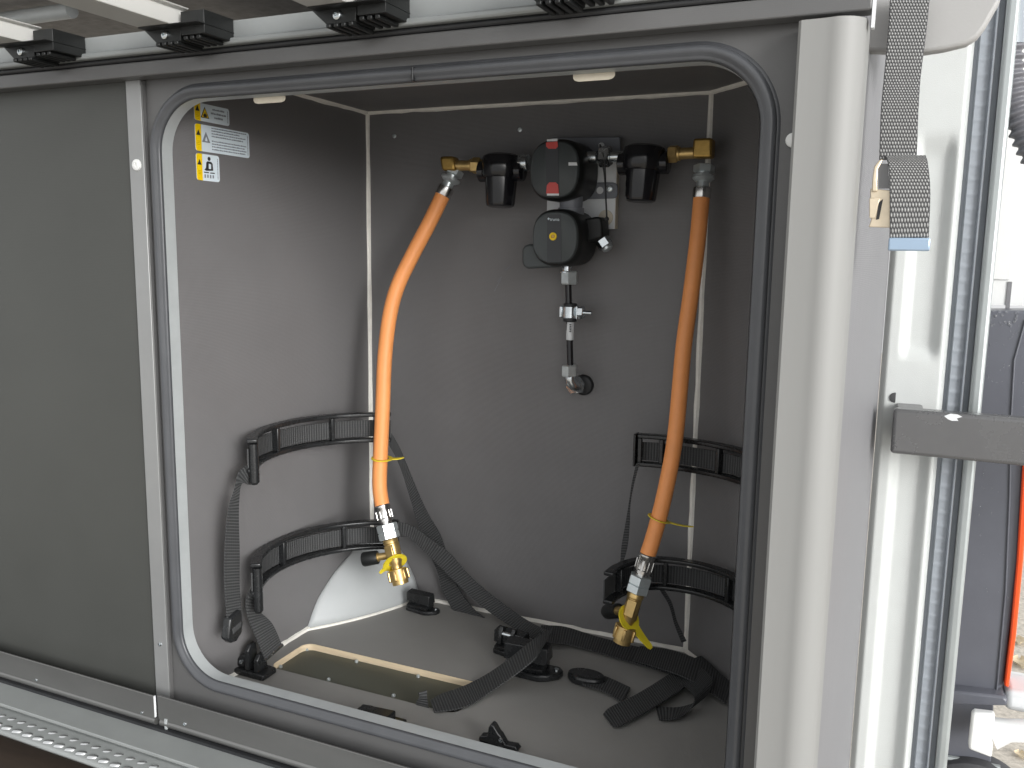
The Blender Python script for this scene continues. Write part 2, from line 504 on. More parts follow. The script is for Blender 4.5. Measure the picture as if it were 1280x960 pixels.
# short beige adhesive tabs that hang inside the doorway
for px0, px1, lab in ((318, 357, 'small beige tab under doorway top near the corner stickers'), (717, 769, 'wide beige tab under doorway top above the regulator')):
    a = at(px0, 110, y=YI + .003); b = at(px1, 100, y=YI + .003)
    z1 = OZ1 + 0.004; z0 = OZ1 - 0.006
    c = 0.005
    poly = [(a.x, z1), (a.x, z0 + c * .6), (a.x + c * .3, z0 + c * .2), (a.x + c, z0), (b.x - c, z0), (b.x - c * .3, z0 + c * .2), (b.x, z0 + c * .6), (b.x, z1)]
    t_ = obj('paper_tab', MB().prism(poly, XZ, YI + 0.0012, YI + 0.0024), M['beige'])
    tag(t_, lab, 'tab', 'beige tabs in the doorway')

# ------------------------------------------------------------------ floor vent sheet, white gusset
vn = thing('floor_vent', 'olive vent sheet screwed under the wood-edged hole in locker floor', 'vent', (0.16, -0.235, -0.02))
obj('sheet', MB().box((0.012, -0.286, -0.0135), (0.305, -0.186, -0.0092)), M['vent'], vn)
for px, py in ((385, 811), (450, 825), (527, 843), (347, 834), (411, 851), (492, 871), (570, 889)):
    p = at(px, py, z=-0.010)
    p.y = min(max(p.y, -0.2715), -0.2005); p.x = max(p.x, 0.027)
    screw((p.x, p.y, -0.0092), (0, 0, 1), 0.0026, vn, M['zinc'], 0.003)
GL = spline([(0, -0.166, 0), (0, -0.143, 0.031), (0, -0.124, 0.046), (0, -0.098, 0.061), (0, -0.060, 0.0755), (0, -0.030, 0.086), (0, -0.001, 0.094)], 8)
GR = spline([(0.086, 0, 0), (0.0815, 0, 0.016), (0.076, 0, 0.0315), (0.0655, 0, 0.051), (0.056, 0, 0.067), (0.041, 0, 0.084), (0.022, 0, 0.098)], 8)
def gus(u, v):
    # sheet spanning from the side wall edge to the back wall edge, bowed out at the floor
    k = v * (len(GL) - 1); i = min(int(k), len(GL) - 2)
    a = GL[i].lerp(GL[i + 1], k - i); b = GR[i].lerp(GR[i + 1], k - i)
    p_ = a.lerp(b, u) + V(0.9, -0.45, 0) * (0.010 * 4 * u * (1 - u) * (1 - v) ** 1.5)
    return (p_.x + 0.0012, p_.y - 0.0012, p_.z + 0.0005)
mb = MB().grid(gus, 20, 14)
M['gusset'] = mat('gusset_plastic', (0.42, 0.44, 0.445), 0.45, var=0.03, vscale=15)
g = obj('corner_gusset', mb, M['gusset'], None, ang=80)
g.modifiers.new('solid', 'SOLIDIFY').thickness = 0.002
tag(g, 'white curved plastic gusset filling the back left floor corner', 'gusset')
P = [Vector(gus(k / 20, 0.0)) for k in range(21)]
gb = obj('sealant_bead', MB().tube(P, 0.0026, 8), M['sealant'], g)

# ------------------------------------------------------------------ stickers on the side wall (u runs into the locker, v up)
SX = lambda u, v, h: (h, u, v)
def sticker(y0, y1, z0, z1, label):
    t_ = thing('warning_sticker', label, 'sticker', (0, (y0 + y1) / 2, z0), 'warning stickers on the locker wall')
    r = 0.003
    obj('label_sheet', MB().prism(rrect(y0, y1, z0, z1, r, 5), SX, 0.0, 0.0006), M['sticker'], t_)
    yb = y0 + 0.0088
    P = [q for q in rrect(y0, y0 + 0.02, z0, z1, r, 5) if q[0] < y0 + 0.01]
    P = P + [(yb, z0), (yb, z1)]
    obj('yellow_band', MB().prism(P, SX, 0.0006, 0.0008), M['yellow_paint'], t_)
    zc = (z0 + z1) / 2
    tri(t_, y0 + 0.0044, zc + (z1 - z0) * 0.18, 0.0032, M['ink'], 'triangle')
    mb = MB()
    for k in range(3):
        mb.box((0.0008, y0 + 0.0022, zc - 0.0045 - k * 0.0017), (0.00095, y0 + 0.0066, zc - 0.0038 - k * 0.0017))
    obj('print', mb, M['ink_amber'], t_)
    mb = MB(); z = z0 + 0.003
    while z < z1 - 0.003:
        l = random.uniform(0.0006, 0.0016)
        mb.box((0.0006, y1 - 0.0032, z), (0.00075, y1 - 0.0022, min(z + l, z1 - .003))); z += l + 0.0004
    obj('print', mb, M['ink_soft'], t_)
    return t_
def tri(parent, y, z, s, m, name):
    return obj(name, MB().prism([(y - s, z - s * .9), (y + s, z - s * .9), (y, z + s * .95)], SX, 0.0006, 0.00095), m, parent)
def lines(parent, y0, y1, zs, h, centre=False, gaps=True):
    mb = MB()
    for z, w in zs:
        a = y0; e = y0 + (y1 - y0) * w
        if centre: a = y0 + (y1 - y0) * (1 - w) / 2; e = y1 - (y1 - y0) * (1 - w) / 2
        y = a
        while y < e:
            l = random.uniform(0.0009, 0.0034)
            hh = h * random.uniform(0.8, 1.15)
            mb.box((0.0006, y, z), (0.00078, min(y + l, e), z + hh)); y += l + random.uniform(0.00035, 0.0007)
    return obj('print', mb, M['ink_soft'], parent)
s = sticker(-0.341, -0.2865, 0.6625, 0.6815, 'top warning sticker with yellow flame triangle and three centred lines')
tri(s, -0.3255, 0.6720, 0.0065, M['ink'], 'triangle')
t2 = obj('triangle', MB().prism([(-0.3303, 0.6669), (-0.3207, 0.6669), (-0.3255, 0.6765)], SX, 0.00095, 0.00115), M['yellow_paint'], s)
obj('flame', MB().prism([(-0.3280, 0.6672), (-0.3232, 0.6672), (-0.3228, 0.6690), (-0.3240, 0.6712), (-0.3247, 0.6700), (-0.3255, 0.6730), (-0.3266, 0.6700), (-0.3273, 0.6710), (-0.3284, 0.6690)], SX, 0.00115, 0.0013), M['ink'], s)
lines(s, -0.316, -0.292, [(0.6762, 0.78), (0.6718, 1.0), (0.6674, 0.55)], 0.0019, True)
s = sticker(-0.341, -0.2540, 0.6298, 0.6588, 'wide middle warning sticker covered in small paragraphs of text')
tri(s, -0.3250, 0.6455, 0.0062, M['ink_soft'], 'triangle')
obj('flame', MB().prism([(-0.3268, 0.6413), (-0.3232, 0.6413), (-0.3238, 0.6440), (-0.3250, 0.6462), (-0.3262, 0.6440)], SX, 0.00095, 0.00115), M['sticker'], s)
lines(s, -0.316, -0.2590, [(0.6560 - k * 0.0030 - (0.0022 if k > 3 else 0), w) for k, w in enumerate((1, 0.8, 0.98, 0.9, 1, 0.95, 0.99, 0.96))], 0.0013)
s = sticker(-0.341, -0.3055, 0.5980, 0.6270, 'small square bottom sticker with figure of a person reading')
YM = -0.3215
obj('figure_head', MB().prism([(YM + 0.0022 * cos(a * pi / 8), 0.6225 + 0.0022 * sin(a * pi / 8)) for a in range(16)], SX, 0.0006, 0.0009), M['ink'], s)
obj('figure_body', MB().prism([(YM - 0.0050, 0.6090), (YM - 0.0078, 0.6100), (YM - 0.0052, 0.6122), (YM - 0.0045, 0.6180), (YM - 0.0028, 0.6195), (YM + 0.0030, 0.6195), (YM + 0.0052, 0.6175), (YM + 0.0058, 0.6100), (YM - 0.0020, 0.6092)], SX, 0.0006, 0.0009), M['ink'], s)
obj('figure_book', MB().prism([(YM - 0.0012, 0.6115), (YM + 0.0022, 0.6115), (YM + 0.0026, 0.6165), (YM - 0.0010, 0.6172)], SX, 0.0009, 0.0011), M['sticker'], s)
mb = MB()
mb.box((0.0006, YM - 0.0085, 0.6066), (0.0009, YM - 0.0010, 0.6078)); mb.box((0.0006, YM + 0.0012, 0.6066), (0.0009, YM + 0.0080, 0.6078))
obj('print', mb, M['ink'], s)
mb = MB()
for k in range(4):
    mb.box((0.0006, YM - 0.0080 + k * 0.0042, 0.6012 + 0.0003 * (k % 2)), (0.00078, YM - 0.0058 + k * 0.0042, 0.6050))
obj('print', mb, M['ink_soft'], s)

# ================================================================== FRONT: cabinet panel, edge strip, fascia, rail, bottom profiles
YP = -0.392
XS0 = at(175, 480, y=YP - .004).x; XS1 = at(192.5, 480, y=YP - .004).x
cp = obj('cabinet_panel', MB().box((-1.1, YP, -0.01), (XS0, YP + 0.018, 0.7135)), M['panel'])
tag(cp, 'flat dark grey cabinet panel left of the gas locker', 'panel')
es_ = thing('edge_strip', 'light grey upright edge strip between cabinet panel and locker', 'strip', (-0.024, YP, 0.0))
ztop = at(165, 100, y=YP - .004).z
es = obj('strip', MB().box((XS0, YP - 0.0035, -0.012), (XS1, YP - 0.0002, ztop)), M['strip'], es_, bevel=0.0008)
obj('lip', MB().box((XS1 + .0001, YP - 0.0030, -0.0115), (XS1 + .0016, YP + 0.0028, ztop - 0.0005)), M['frame'], es_, bevel=0.0008)
p = at(170, 206, y=YP - .005)
screw((p.x, YP - 0.0035, p.z), (0, -1, 0), 0.0062, es_, M['white_paint'], 0.0025, 'screw_cap')
p = at(199, 806, y=YP - .005)
screw((p.x, YP - 0.0035, p.z), (0, -1, 0), 0.0026, es_, M['steel'], 0.0012)
p = at(991, 175, y=YF - .002)
cc = obj('screw_cap', MB().lathe((p.x, YF - 0.0005, p.z), (0, -1, 0), [(0, .0056), (.0015, .0054), (.0024, .004), (.0026, .001)], 18), M['white_paint'], lk)

zb = at(640, 53, y=-0.41).z; zt = at(640, 30, y=-0.41).z
fs = thing('fascia_strip', 'dark grey fascia strip with black rubber line above the doorway', 'fascia', (0, -0.41, zb))
obj('board', MB().box((-1.1, -0.4105, zb), (0.6885, YP - 0.0003, zt)), M['frame'], fs, bevel=0.0015)
zr = at(320, 55, y=-0.41).z
obj('rubber_line', MB().box((-1.1, -0.4125, zt + 0.0004), (0.6835, YP + 0.010, zr)), M['black_rubber'], fs, bevel=0.002)
obj('end_clip', MB().prism([(0.704, zt + .012), (0.716, zt + .012), (0.716, zb - 0.004), (0.711, zb - 0.012), (0.704, zb - 0.012)], lambda u, v, h: (h, u - 1.114, v), 0.6885, 0.6905), M['white_abs'], fs)

rl = thing('bed_rail', 'pale aluminium bed rail running above the locker doorway', 'rail', (0, -0.41, zr))
zm = at(320, 43, y=-0.418).z; zu = at(320, 22, y=-0.412).z
obj('lower_lip', MB().box((-1.1, -0.4185, zr + 0.0003), (0.69, -0.385, zm)), M['railalu'], rl, bevel=0.002)
obj('web', MB().box((-1.1, -0.4125, zm + 0.0002), (0.69, -0.390, zu)), M['railalu'], rl, bevel=0.001)

# slats run from the rail towards the viewer, each in a black bracket
def make_slat(label):
    t_ = thing('bed_slat', label, 'crossbar', (0, -0.43, zm), 'bed slats in black brackets')
    z0 = at(232, 36, y=-0.4405).z
    w = 0.0392
    # hollow hat section: bottom, two sides, small top flange
    prof_ = [(0, z0), (w, z0), (w, z0 + 0.0155), (w + 0.005, z0 + 0.0165), (w + 0.005, z0 + 0.0180), (-0.005, z0 + 0.0180), (-0.005, z0 + 0.0165), (0, z0 + 0.0155)]
    obj('slat_bar', MB().prism(prof_, XZ, -1.02, -0.4405), M['slat'], t_, bevel=0.0008)
    br = obj('end_bracket', MB().box((0.001, -0.462, z0 - 0.0012), (w + 0.034, -0.4128, z0 - 0.0001))
             .box((w + 0.0055, -0.452, z0 - 0.009), (w + 0.0335, -0.4130, z0 + 0.012))
             .prism([(-0.003, z0 - 0.0002), (w + 0.004, z0 - 0.0002), (w + 0.002, z0 - 0.0130), (0.012, z0 - 0.0130)], XZ, -0.4500, -0.4190), M['black_abs'], t_, bevel=0.0012)
    mb = MB()
    for k in range(4):
        x = 0.013 + k * 0.0076
        mb.box((x, -0.4525, z0 - 0.0165), (x + 0.0045, -0.4192, z0 - 0.0128))
    for k in range(3):
        x = w + 0.006 + k * 0.0078
        mb.box((x, -0.4505, z0 - 0.0128), (x + 0.0048, -0.4192, z0 - 0.0088))
    obj('bracket_rib', mb, M['black_abs'], br, bevel=0.001)
    screw((0.024, -0.4500, z0 - 0.0066), (0, -1, 0.0), 0.0042, br, M['steel'], 0.0035)
    return t_
slats = [make_slat('leftmost white bed slat with its black end bracket')]
def copy_tree(o, parent=None):
    c = o.copy(); COL.objects.link(c); c.parent = parent
    for ch in list(o.children):
        copy_tree(ch, c)
    return c
for k, lab in enumerate(('second white bed slat from the left above the edge strip', 'third white bed slat from the left above the seal joint', 'rightmost bed slat showing only its black bracket at the top edge')):
    c = copy_tree(slats[0]); c['label'] = lab
    slats.append(c)
for k, x in enumerate((-0.148, 0.049, 0.243, 0.437)):
    slats[k].location.x = x

mt = obj('mattress', MB().box((-1.3, -0.50, 0.800), (0.60, 0.10, 0.90)), M['mattress'], bevel=0.03, seg=4)
tag(mt, 'dark fabric underside of the mattress above the bed slats', 'mattress')
p = at(50, 20, z=0.787)
cb = obj('support_tube', MB().tube([(-1.0, p.y, 0.787), (at(104, 17, z=.787).x, p.y - .004, 0.787)], 0.0085, 16), M['alu'])
tag(cb, 'pale round support tube under the mattress at upper left', 'tube')

# bottom angle profiles
ye = -0.413
z1 = at(100, 842, y=ye).z; z0 = at(200, 898, y=ye).z - 0.001
xj = at(194, 880, y=ye).x
pr = thing('floor_profile', 'dark anodised floor profile below the cabinet panel', 'profile', (-0.3, ye, z0), 'floor profiles')
obj('face', MB().box((-1.1, ye - 0.0022, z0), (xj, ye, z1)), M['alu_dark'], pr, bevel=0.0006)
obj('roll', MB().tube([(-1.1, ye + 0.002, z0 - 0.004), (xj, ye + 0.002, z0 - 0.004)], 0.0048, 14), M['alu_dark'], pr)
obj('cut_end', MB().box((xj + 0.0001, ye - 0.0022, z0 + 0.002), (xj + 0.0014, ye + 0.0002, z1)), M['white_abs'], pr, bevel=0.0004)
for px, py in ((45, 850), (177, 891)):
    p = at(px, py, y=ye - .0025); screw((p.x, ye - 0.0022, max(p.z, z0 + .003)), (0, -1, 0), 0.0018, pr, M['steel'], 0.001)
pr2 = thing('floor_profile', 'dark anodised floor profile below the locker doorway', 'profile', (0.3, ye, z0), 'floor profiles')
obj('face', MB().box((xj + 0.0036, ye, z0 - 0.001), (0.66, ye + 0.0022, z1 + 0.0005)), M['alu_dark'], pr2, bevel=0.0006)
obj('roll', MB().tube([(xj + 0.006, ye + 0.003, z0 - 0.0045), (0.66, ye + 0.003, z0 - 0.0045)], 0.0045, 14), M['alu_dark'], pr2)
obj('groove', MB().box((-1.1, ye - 0.004, z0 - 0.0135), (0.66, ye + 0.006, z0 - 0.0095)), M['black_rubber'], pr2)
obj('joint_post', MB().box((xj + 0.014, ye - 0.0012, z0 - 0.016), (xj + 0.0175, ye - 0.0002, z0 + .003)), M['alu'], pr2)
p = at(231, 905, y=ye); screw((p.x, ye, p.z), (0, -1, 0), 0.0022, pr2, M['steel'], 0.0012)

# grey ledge, tread strip with raised studs, brown floor
zl = z0 - 0.013
a = at(0, 852, z=zl).y; b = at(0, 879, z=zl).y
lg = obj('ledge', MB().box((-1.1, b, zl - 0.01), (1.0, ye + 0.02, zl)), M['ledge'], bevel=0.0006)
tag(lg, 'smooth grey ledge along the foot of the cabinet', 'ledge')
c = at(0, 913, z=zl - 0.006).y
td = thing('tread_strip', 'shiny aluminium tread strip with raised studs at lower left', 'tread strip', (-0.1, c, zl - 0.02))
mb = MB().grid(lambda u, v: (-1.1 + 2.1 * u, b - 0.0005 + (c - b) * v, zl - 0.0035 - 0.006 * v ** 3), 2, 8)
so = obj('plate', mb, M['ledge'], td)
so.modifiers.new('solid', 'SOLIDIFY').thickness = 0.004
base = MB()
def stud(mb, x, y, z, dx, dy, h, rot):
    n = 10
    ca, sa = cos(rot), sin(rot)
    o = len(mb.v)
    rings = [(1.0, 0), (0.85, 0.55), (0.5, 0.92), (0.01, 1.0)]
    for s_, hh in rings:
        for k in range(n):
            q = 2 * pi * k / n
            u = dx * s_ * cos(q); v = dy * s_ * sin(q)
            mb.v.append(V(x + u * ca - v * sa, y + u * sa + v * ca, z + h * hh))
    for i in range(3):
        for k in range(n):
            k2 = (k + 1) % n
            mb.f.append((o + i * n + k, o + i * n + k2, o + (i + 1) * n + k2, o + (i + 1) * n + k))
stud(base, 0, 0, 0, 0.0072, 0.0034, 0.0028, 0.5)
me0 = None
for row, (fr, ph) in enumerate(((0.40, 0.008), (0.78, 0.0))):
    for k in range(34):
        x = -0.36 + k * 0.0172 + ph
        y = b + (c - b) * fr
        if me0 is None:
            st = obj('stud', base, M['tread'], td, ang=80); me0 = st.data
        else:
            st = bpy.data.objects.new('stud', me0); COL.objects.link(st); st.parent = td
        st.location = V(x, y, zl - 0.0035 - 0.006 * fr ** 3 - 0.0003) - td.location
        if row == 0: st.scale = (0.8, 0.8, 0.55)
fl = obj('floor', MB().box((-1.6, -0.95, zl - 0.06), (0.45, -0.2, zl - 0.035)), M['floor_brown'])
tag(fl, 'brown floor in front of the cabinet', None, None, 'structure')

# ================================================================== RIGHT SIDE: post, side board, van pillar
def extr(poly, z0, z1, closed=True):
    return MB().prism(poly, XY, z0, z1)
pz1 = at(1040, 22, y=-0.42).z
poly = [(0.6405, -0.4185), (0.6425, -0.4205), (0.658, -0.4212), (0.6635, -0.4222)]
for k in range(9):
    q = radians(-90 + 90 * k / 8)
    poly.append((0.6665 + 0.0195 * cos(q), -0.4040 + 0.0190 * sin(q)))
poly += [(0.6864, -0.372), (0.6405, -0.372)]
cpst = obj('corner_post', extr(poly, -0.35, min(pz1, zb - 0.001)), M['post'], ang=25)
tag(cpst, 'rounded beige grey corner post right of the doorway', 'post')
sbd = obj('side_board', extr([(0.6835, -0.3715), (0.7062, -0.035), (0.690, -0.033), (0.668, -0.3715)], -0.5, 0.9), M['side'])
tag(sbd, 'plain cool grey side board behind the corner post', 'board')

def pillar(u, v):
    x = 0.7066 + 0.0665 * u
    z = -0.75 + 1.75 * v
    def sm(a, b, t):
        t = min(max((t - a) / (b - a), 0), 1); return t * t * (3 - 2 * t)
    # two recessed bays, one above the other
    e = sm(0.24, 0.42, u) * (1 - sm(0.72, 0.90, u))
    zz = z
    bay1 = sm(0.412, 0.425, zz) * (1 - sm(0.63, 0.66, zz))
    bay2 = (1 - sm(0.300, 0.34, zz))
    d = 0.010 * e * (bay1 + bay2)
    edge = 0.006 * (1 - sm(0.0, 0.10, u)) + 0.014 * sm(0.90, 1.0, u) ** 2
    return (x, -0.030 + d + edge, z)
pl = thing('body_pillar', 'white textured van door pillar with recessed bays', 'pillar', (0.74, -0.02, -0.75))
obj('skin', MB().grid(pillar, 40, 260), M['hammer'], pl, ang=80)
obj('cable_hole', MB().lathe(at(1119, 497, y=-0.029), (0.3, -1, 0), [(0, 0.0062), (.001, 0.006), (.0011, 0.0045)], 20), M['black_rubber'], pl)

wsx0 = at(1181, 480, y=-0.02).x; wsx1 = at(1206, 480, y=-0.02).x
ws = thing('weatherstrip', 'ribbed blue grey rubber weatherstrip beside the white pillar', 'weatherstrip', (wsx0, -0.02, -0.75))
def wfn(u, v):
    x = wsx0 - 0.001 + (wsx1 - wsx0) * u
    z = -0.75 + 1.75 * v
    d = 0.0
    if u < 0.22: d = 0.006
    elif u < 0.86: d = -0.0007 * max(0, sin(z * 2 * pi / 0.0155)) ** 2 + 0.003 * (u - 0.22)
    else: d = -0.004
    return (x, -0.020 + d, z)
obj('rubber', MB().grid(wfn, 14, 1200), M['wstrip'], ws, ang=50)
x2 = at(1213, 480, y=-0.02).x; x3 = at(1229, 480, y=-0.02).x
obj('channel', MB().box((wsx1, -0.014, -0.75), (x2, 0.01, 1.0)), M['wstrip'], ws)
dsx = obj('door_edge', MB().box((x2 + 0.0003, -0.030, -0.75), (x3, 0.02, 1.0)), M['silver'], None, bevel=0.004, seg=3)
tag(dsx, 'smooth silver grey upright edge right of the weatherstrip', 'door edge')

# warm grey trim cover at the top
tp = [(1077, -40), (1262, -40), (1250, 2), (1232, 34), (1222, 47), (1208, 56), (1180, 63), (1148, 68), (1112, 66), (1080, 65)]
P2 = [(lambda q: (q.x, q.z))(at(px, py, y=-0.34)) for px, py in tp]
tc_ = obj('trim_cover', MB().prism(P2, lambda u, v, h: (u, h + 0.10 * (v - 0.72) + 0.02 * (u - .7), v), -0.34, -0.325), M['trim'], None, bevel=0.003, seg=3)
tag(tc_, 'warm grey rounded trim cover at the upper right', 'trim cover')

# horizontal bar
yb_ = -0.10
p0 = at(1117, 512, y=yb_); p1 = at(1113, 567, y=yb_)
br_ = thing('door_bar', 'chipped grey metal bar reaching right from the white pillar', 'bar', (p0.x, yb_, p1.z))
zt_ = at(1117, 511, y=yb_).z
obj('bar_body', MB().box((p0.x, yb_, p1.z), (1.35, yb_ + 0.022, zt_)), M['bar'], br_, bevel=0.004, seg=4)
obj('bar_root', MB().box((p0.x + 0.002, yb_ + 0.0222, p1.z + 0.004), (p0.x + 0.03, -0.022, zt_ - 0.004)), M['bar'], br_, bevel=0.003)
pc = [(1180, 520), (1188, 517), (1197, 518), (1203, 521), (1196, 523), (1198, 526), (1190, 526), (1185, 524)]
obj('paint_chip', MB().prism([(lambda q: (q.x, q.z))(at(px, py, y=yb_)) for px, py in pc], XZ, yb_ - 0.0004, yb_ - 0.0001), M['white_abs'], br_)

# hanging luggage strap
ys = -0.365
hst = thing('hanging_strap', 'woven grey strap with metal buckle hanging at upper right', 'strap', at(1135, 300, y=ys))
def weave_mat():
    m = bpy.data.materials.new('grey_woven_strap'); m.use_nodes = True
    t = m.node_tree; N = t.nodes; L = t.links; p = N['Principled BSDF']; p.inputs['Roughness'].default_value = 0.6
    at_ = N.new('ShaderNodeAttribute'); at_.attribute_name = 'yarn'
    mx = N.new('ShaderNodeMix'); mx.data_type = 'RGBA'
    mx.inputs['A'].default_value = (0.035, 0.036, 0.038, 1); mx.inputs['B'].default_value = (0.50, 0.50, 0.49, 1)
    L.new(at_.outputs['Fac'], mx.inputs['Factor']); L.new(mx.outputs['Result'], p.inputs['Base Color'])
    return m
M['weave'] = weave_mat()
def strap_layer(name, L_, R_, rows, cols, y0s, parent):
    """L_/R_ edge pixels top to bottom, y0s depth list"""
    A = spline([at(px, py, y=y) for (px, py), y in zip(L_, y0s)], 10)
    B = spline([at(px, py, y=y) for (px, py), y in zip(R_, y0s)], 10)
    mb = MB(); yarn = []
    nu, nv = cols * 4, rows * 4
    def smp(Q, t):
        f_ = t * (len(Q) - 1); i = min(int(f_), len(Q) - 2)
        return Q[i].lerp(Q[i + 1], f_ - i)
    for j in range(nv + 1):
        a = smp(A, j / nv); b = smp(B, j / nv)
        for i in range(nu + 1):
            u = i / nu * cols; v = j / nv * rows
            sh = 0.5 * (int(v + 1e-6) % 2)
            hgt = abs(sin(pi * v)) * (0.5 + 0.5 * cos(2 * pi * (u + sh)))
            edge = min(i, nu - i) / 3.0
            hgt *= min(1, 0.35 + edge)
            q = a.lerp(b, i / nu)
            q = q + V(random.uniform(-1, 1), 0, random.uniform(-1, 1)) * 0.00008
            q.y -= 0.0009 * hgt
            mb.v.append(q); yarn.append(max(0.0, min(1.0, (hgt - 0.22) * 1.5)))
    for j in range(nv):
        for i in range(nu):
            k = j * (nu + 1) + i
            mb.f.append((k, k + 1, k + nu + 2, k + nu + 1))
    o = obj(name, mb, M['weave'], parent, ang=90)
    at_ = o.data.attributes.new('yarn', 'FLOAT', 'POINT')
    at_.data.foreach_set('value', yarn)
    so_ = o.modifiers.new('solid', 'SOLIDIFY'); so_.thickness = 0.0012; so_.offset = -1
    return o
strap_layer('webbing', [(1113, -12), (1110, 40), (1105, 95), (1101, 140), (1099, 200)], [(1163, -12), (1158, 40), (1151, 95), (1148, 140), (1146, 200)], 52, 13, [ys + .01, ys + .006, ys + .003, ys, ys], hst)
strap_layer('webbing', [(1106, 194), (1110, 205), (1112, 240), (1112, 298)], [(1157, 194), (1160, 205), (1163, 240), (1161, 297)], 28, 13, [ys - .002, ys - .007, ys - .009, ys - .009], hst)
a = at(1111, 297, y=ys - .01); b = at(1162, 314, y=ys - .01)
obj('strap_tip', MB().box((a.x, ys - 0.0125, b.z), (b.x, ys - 0.0065, a.z)), M['tip'], hst, bevel=0.0012, seg=3)
def pxpoly(pts, y):
    return [(lambda q: (q.x, q.z))(at(px, py, y=y)) for px, py in pts]
bk = obj('buckle', MB().prism(pxpoly([(1088, 236), (1112, 238), (1122, 240), (1122, 285), (1086, 284), (1089, 275), (1088, 262)], ys), XZ, ys - 0.0026, ys - 0.0005), M['buckle'], hst, bevel=0.0006)
obj('buckle_arm', MB().prism(pxpoly([(1091, 222), (1093, 209), (1099, 201), (1104, 200), (1098, 212), (1097, 226), (1097, 240), (1090, 240)], ys), XZ, ys - 0.006, ys - 0.0028), M['buckle'], bk, bevel=0.0008)
obj('buckle_slot', MB().prism(pxpoly([(1099, 253), (1104, 249), (1099, 274), (1095, 275), (1098, 257)], ys), XZ, ys - 0.0030, ys - 0.0027), M['ink'], bk)
obj('buckle_tongue', MB().prism(pxpoly([(1087, 248), (1101, 248), (1098, 256), (1095, 273), (1087, 273)], ys), XZ, ys - 0.0046, ys - 0.0031), M['buckle'], bk, bevel=0.0005)
obj('buckle_core', MB().prism(pxpoly([(1098, 205), (1110, 205), (1112, 236), (1098, 236)], ys), XZ, ys - 0.0025, ys - 0.0008), M['bar'], bk)

# ------------------------------------------------------------------ outside on the right
yo = 0.12
def boxpx(px0, py0, px1, py1, y, dep):
    a = at(px0, py0, y=y); b = at(px1, py1, y=y)
    return MB().box((a.x, y, b.z), (b.x, y + dep, a.z))
wd = thing('white_door', 'bright white van door panel beyond the silver edge', 'door', at(1260, 380, y=yo + .05))
obj('door_skin', boxpx(1215, -60, 1420, 387, yo + 0.05, 0.03), M['white_paint'], wd)
obj('pressed_rib', boxpx(1257, -60, 1263, 350, yo + 0.0470, 0.003), M['white_paint'], wd, bevel=0.0012)
obj('seam', boxpx(1260, 352, 1262, 386, yo + 0.0485, 0.002), M['side'], wd)
dk = thing('rear_corner_panel', 'dark grey panel beaded with water drops below the white door', 'panel', at(1250, 860, y=yo))
pp = [(1195, 388), (1330, 388), (1330, 480), (1292, 500), (1281, 570), (1274, 700), (1262, 790), (1254, 858), (1246, 866), (1150, 852)]
obj('shell', MB().prism([(lambda q: (q.x, q.z))(at(px, py, y=yo)) for px, py in pp], XZ, yo, yo + 0.05), M['dark_body'], dk, bevel=0.004, seg=3)
mb = MB().tube([at(px, py, y=yo - .001) for px, py in ((1282, 400), (1268, 450), (1264, 520), (1262, 620), (1257, 740), (1246, 862))], 0.0012, 8)
obj('crease', mb, M['dark_body'], dk)
obj('lower_lip', MB().prism([(lambda q: (q.x, q.z))(at(px, py, y=yo)) for px, py in ((1150, 851), (1252, 862), (1258, 866), (1257, 874), (1150, 872))], XZ, yo - 0.02, yo + 0.03), M['dark_body'], dk, bevel=0.003)
obj('lower_shell', MB().prism([(lambda q: (q.x, q.z))(at(px, py, y=yo)) for px, py in ((1150, 872), (1242, 874), (1238, 960), (1150, 946))], XZ, yo - 0.004, yo + 0.03), M['dark_body'], dk, bevel=0.002)
obj('bottom_edge', MB().tube([at(px, py, y=yo - .006) for px, py in ((1150, 944), (1190, 948), (1232, 956), (1250, 960))], 0.004, 8), M['silver'], dk)
mb = MB()
def drop(mb, p, r):
    n = 8; o = len(mb.v)
    for s_, hh in ((1, 0), (0.8, 0.55), (0.35, 0.85)):
        for k in range(n):
            q = 2 * pi * k / n
            mb.v.append(V(p.x + r * s_ * cos(q), p.y - r * 0.7 * hh, p.z + r * s_ * sin(q)))
    for i in range(2):
        for k in range(n):
            k2 = (k + 1) % n
            mb.f.append((o + i * n + k, o + i * n + k2, o + (i + 1) * n + k2, o + (i + 1) * n + k))
    mb.f.append(tuple(o + 2 * n + k for k in range(n)))
for k in range(150):
    px = random.uniform(1222, 1300); py = 392 + 440 * random.random() ** 1.6
    if px > 1262 and py > 600: continue
    drop(mb, at(px, py, y=yo), random.uniform(0.0006, 0.0016) * (1.25 if py < 410 else 0.8))
for k in range(60):
    px = random.uniform(1222, 1300); py = random.uniform(388, 408)
    drop(mb, at(px, py, y=yo), random.uniform(0.0006, 0.0020))
dr = obj('water_drops', mb, M['drop'], dk, ang=90); dr['kind'] = 'stuff'
rf = obj('lamp_lens', MB().prism([(lambda q: (q.x, q.z))(at(px, py, y=yo - .004)) for px, py in ((1300, 545), (1279, 570), (1271, 700), (1263, 790), (1255, 857), (1261, 859), (1270, 795), (1279, 700), (1288, 575), (1310, 540))], XZ, yo - 0.006, yo + 0.03), M['lamp_red'], None, bevel=0.002)
tag(rf, 'thin red orange lamp lens along the dark panel edge', 'lamp')

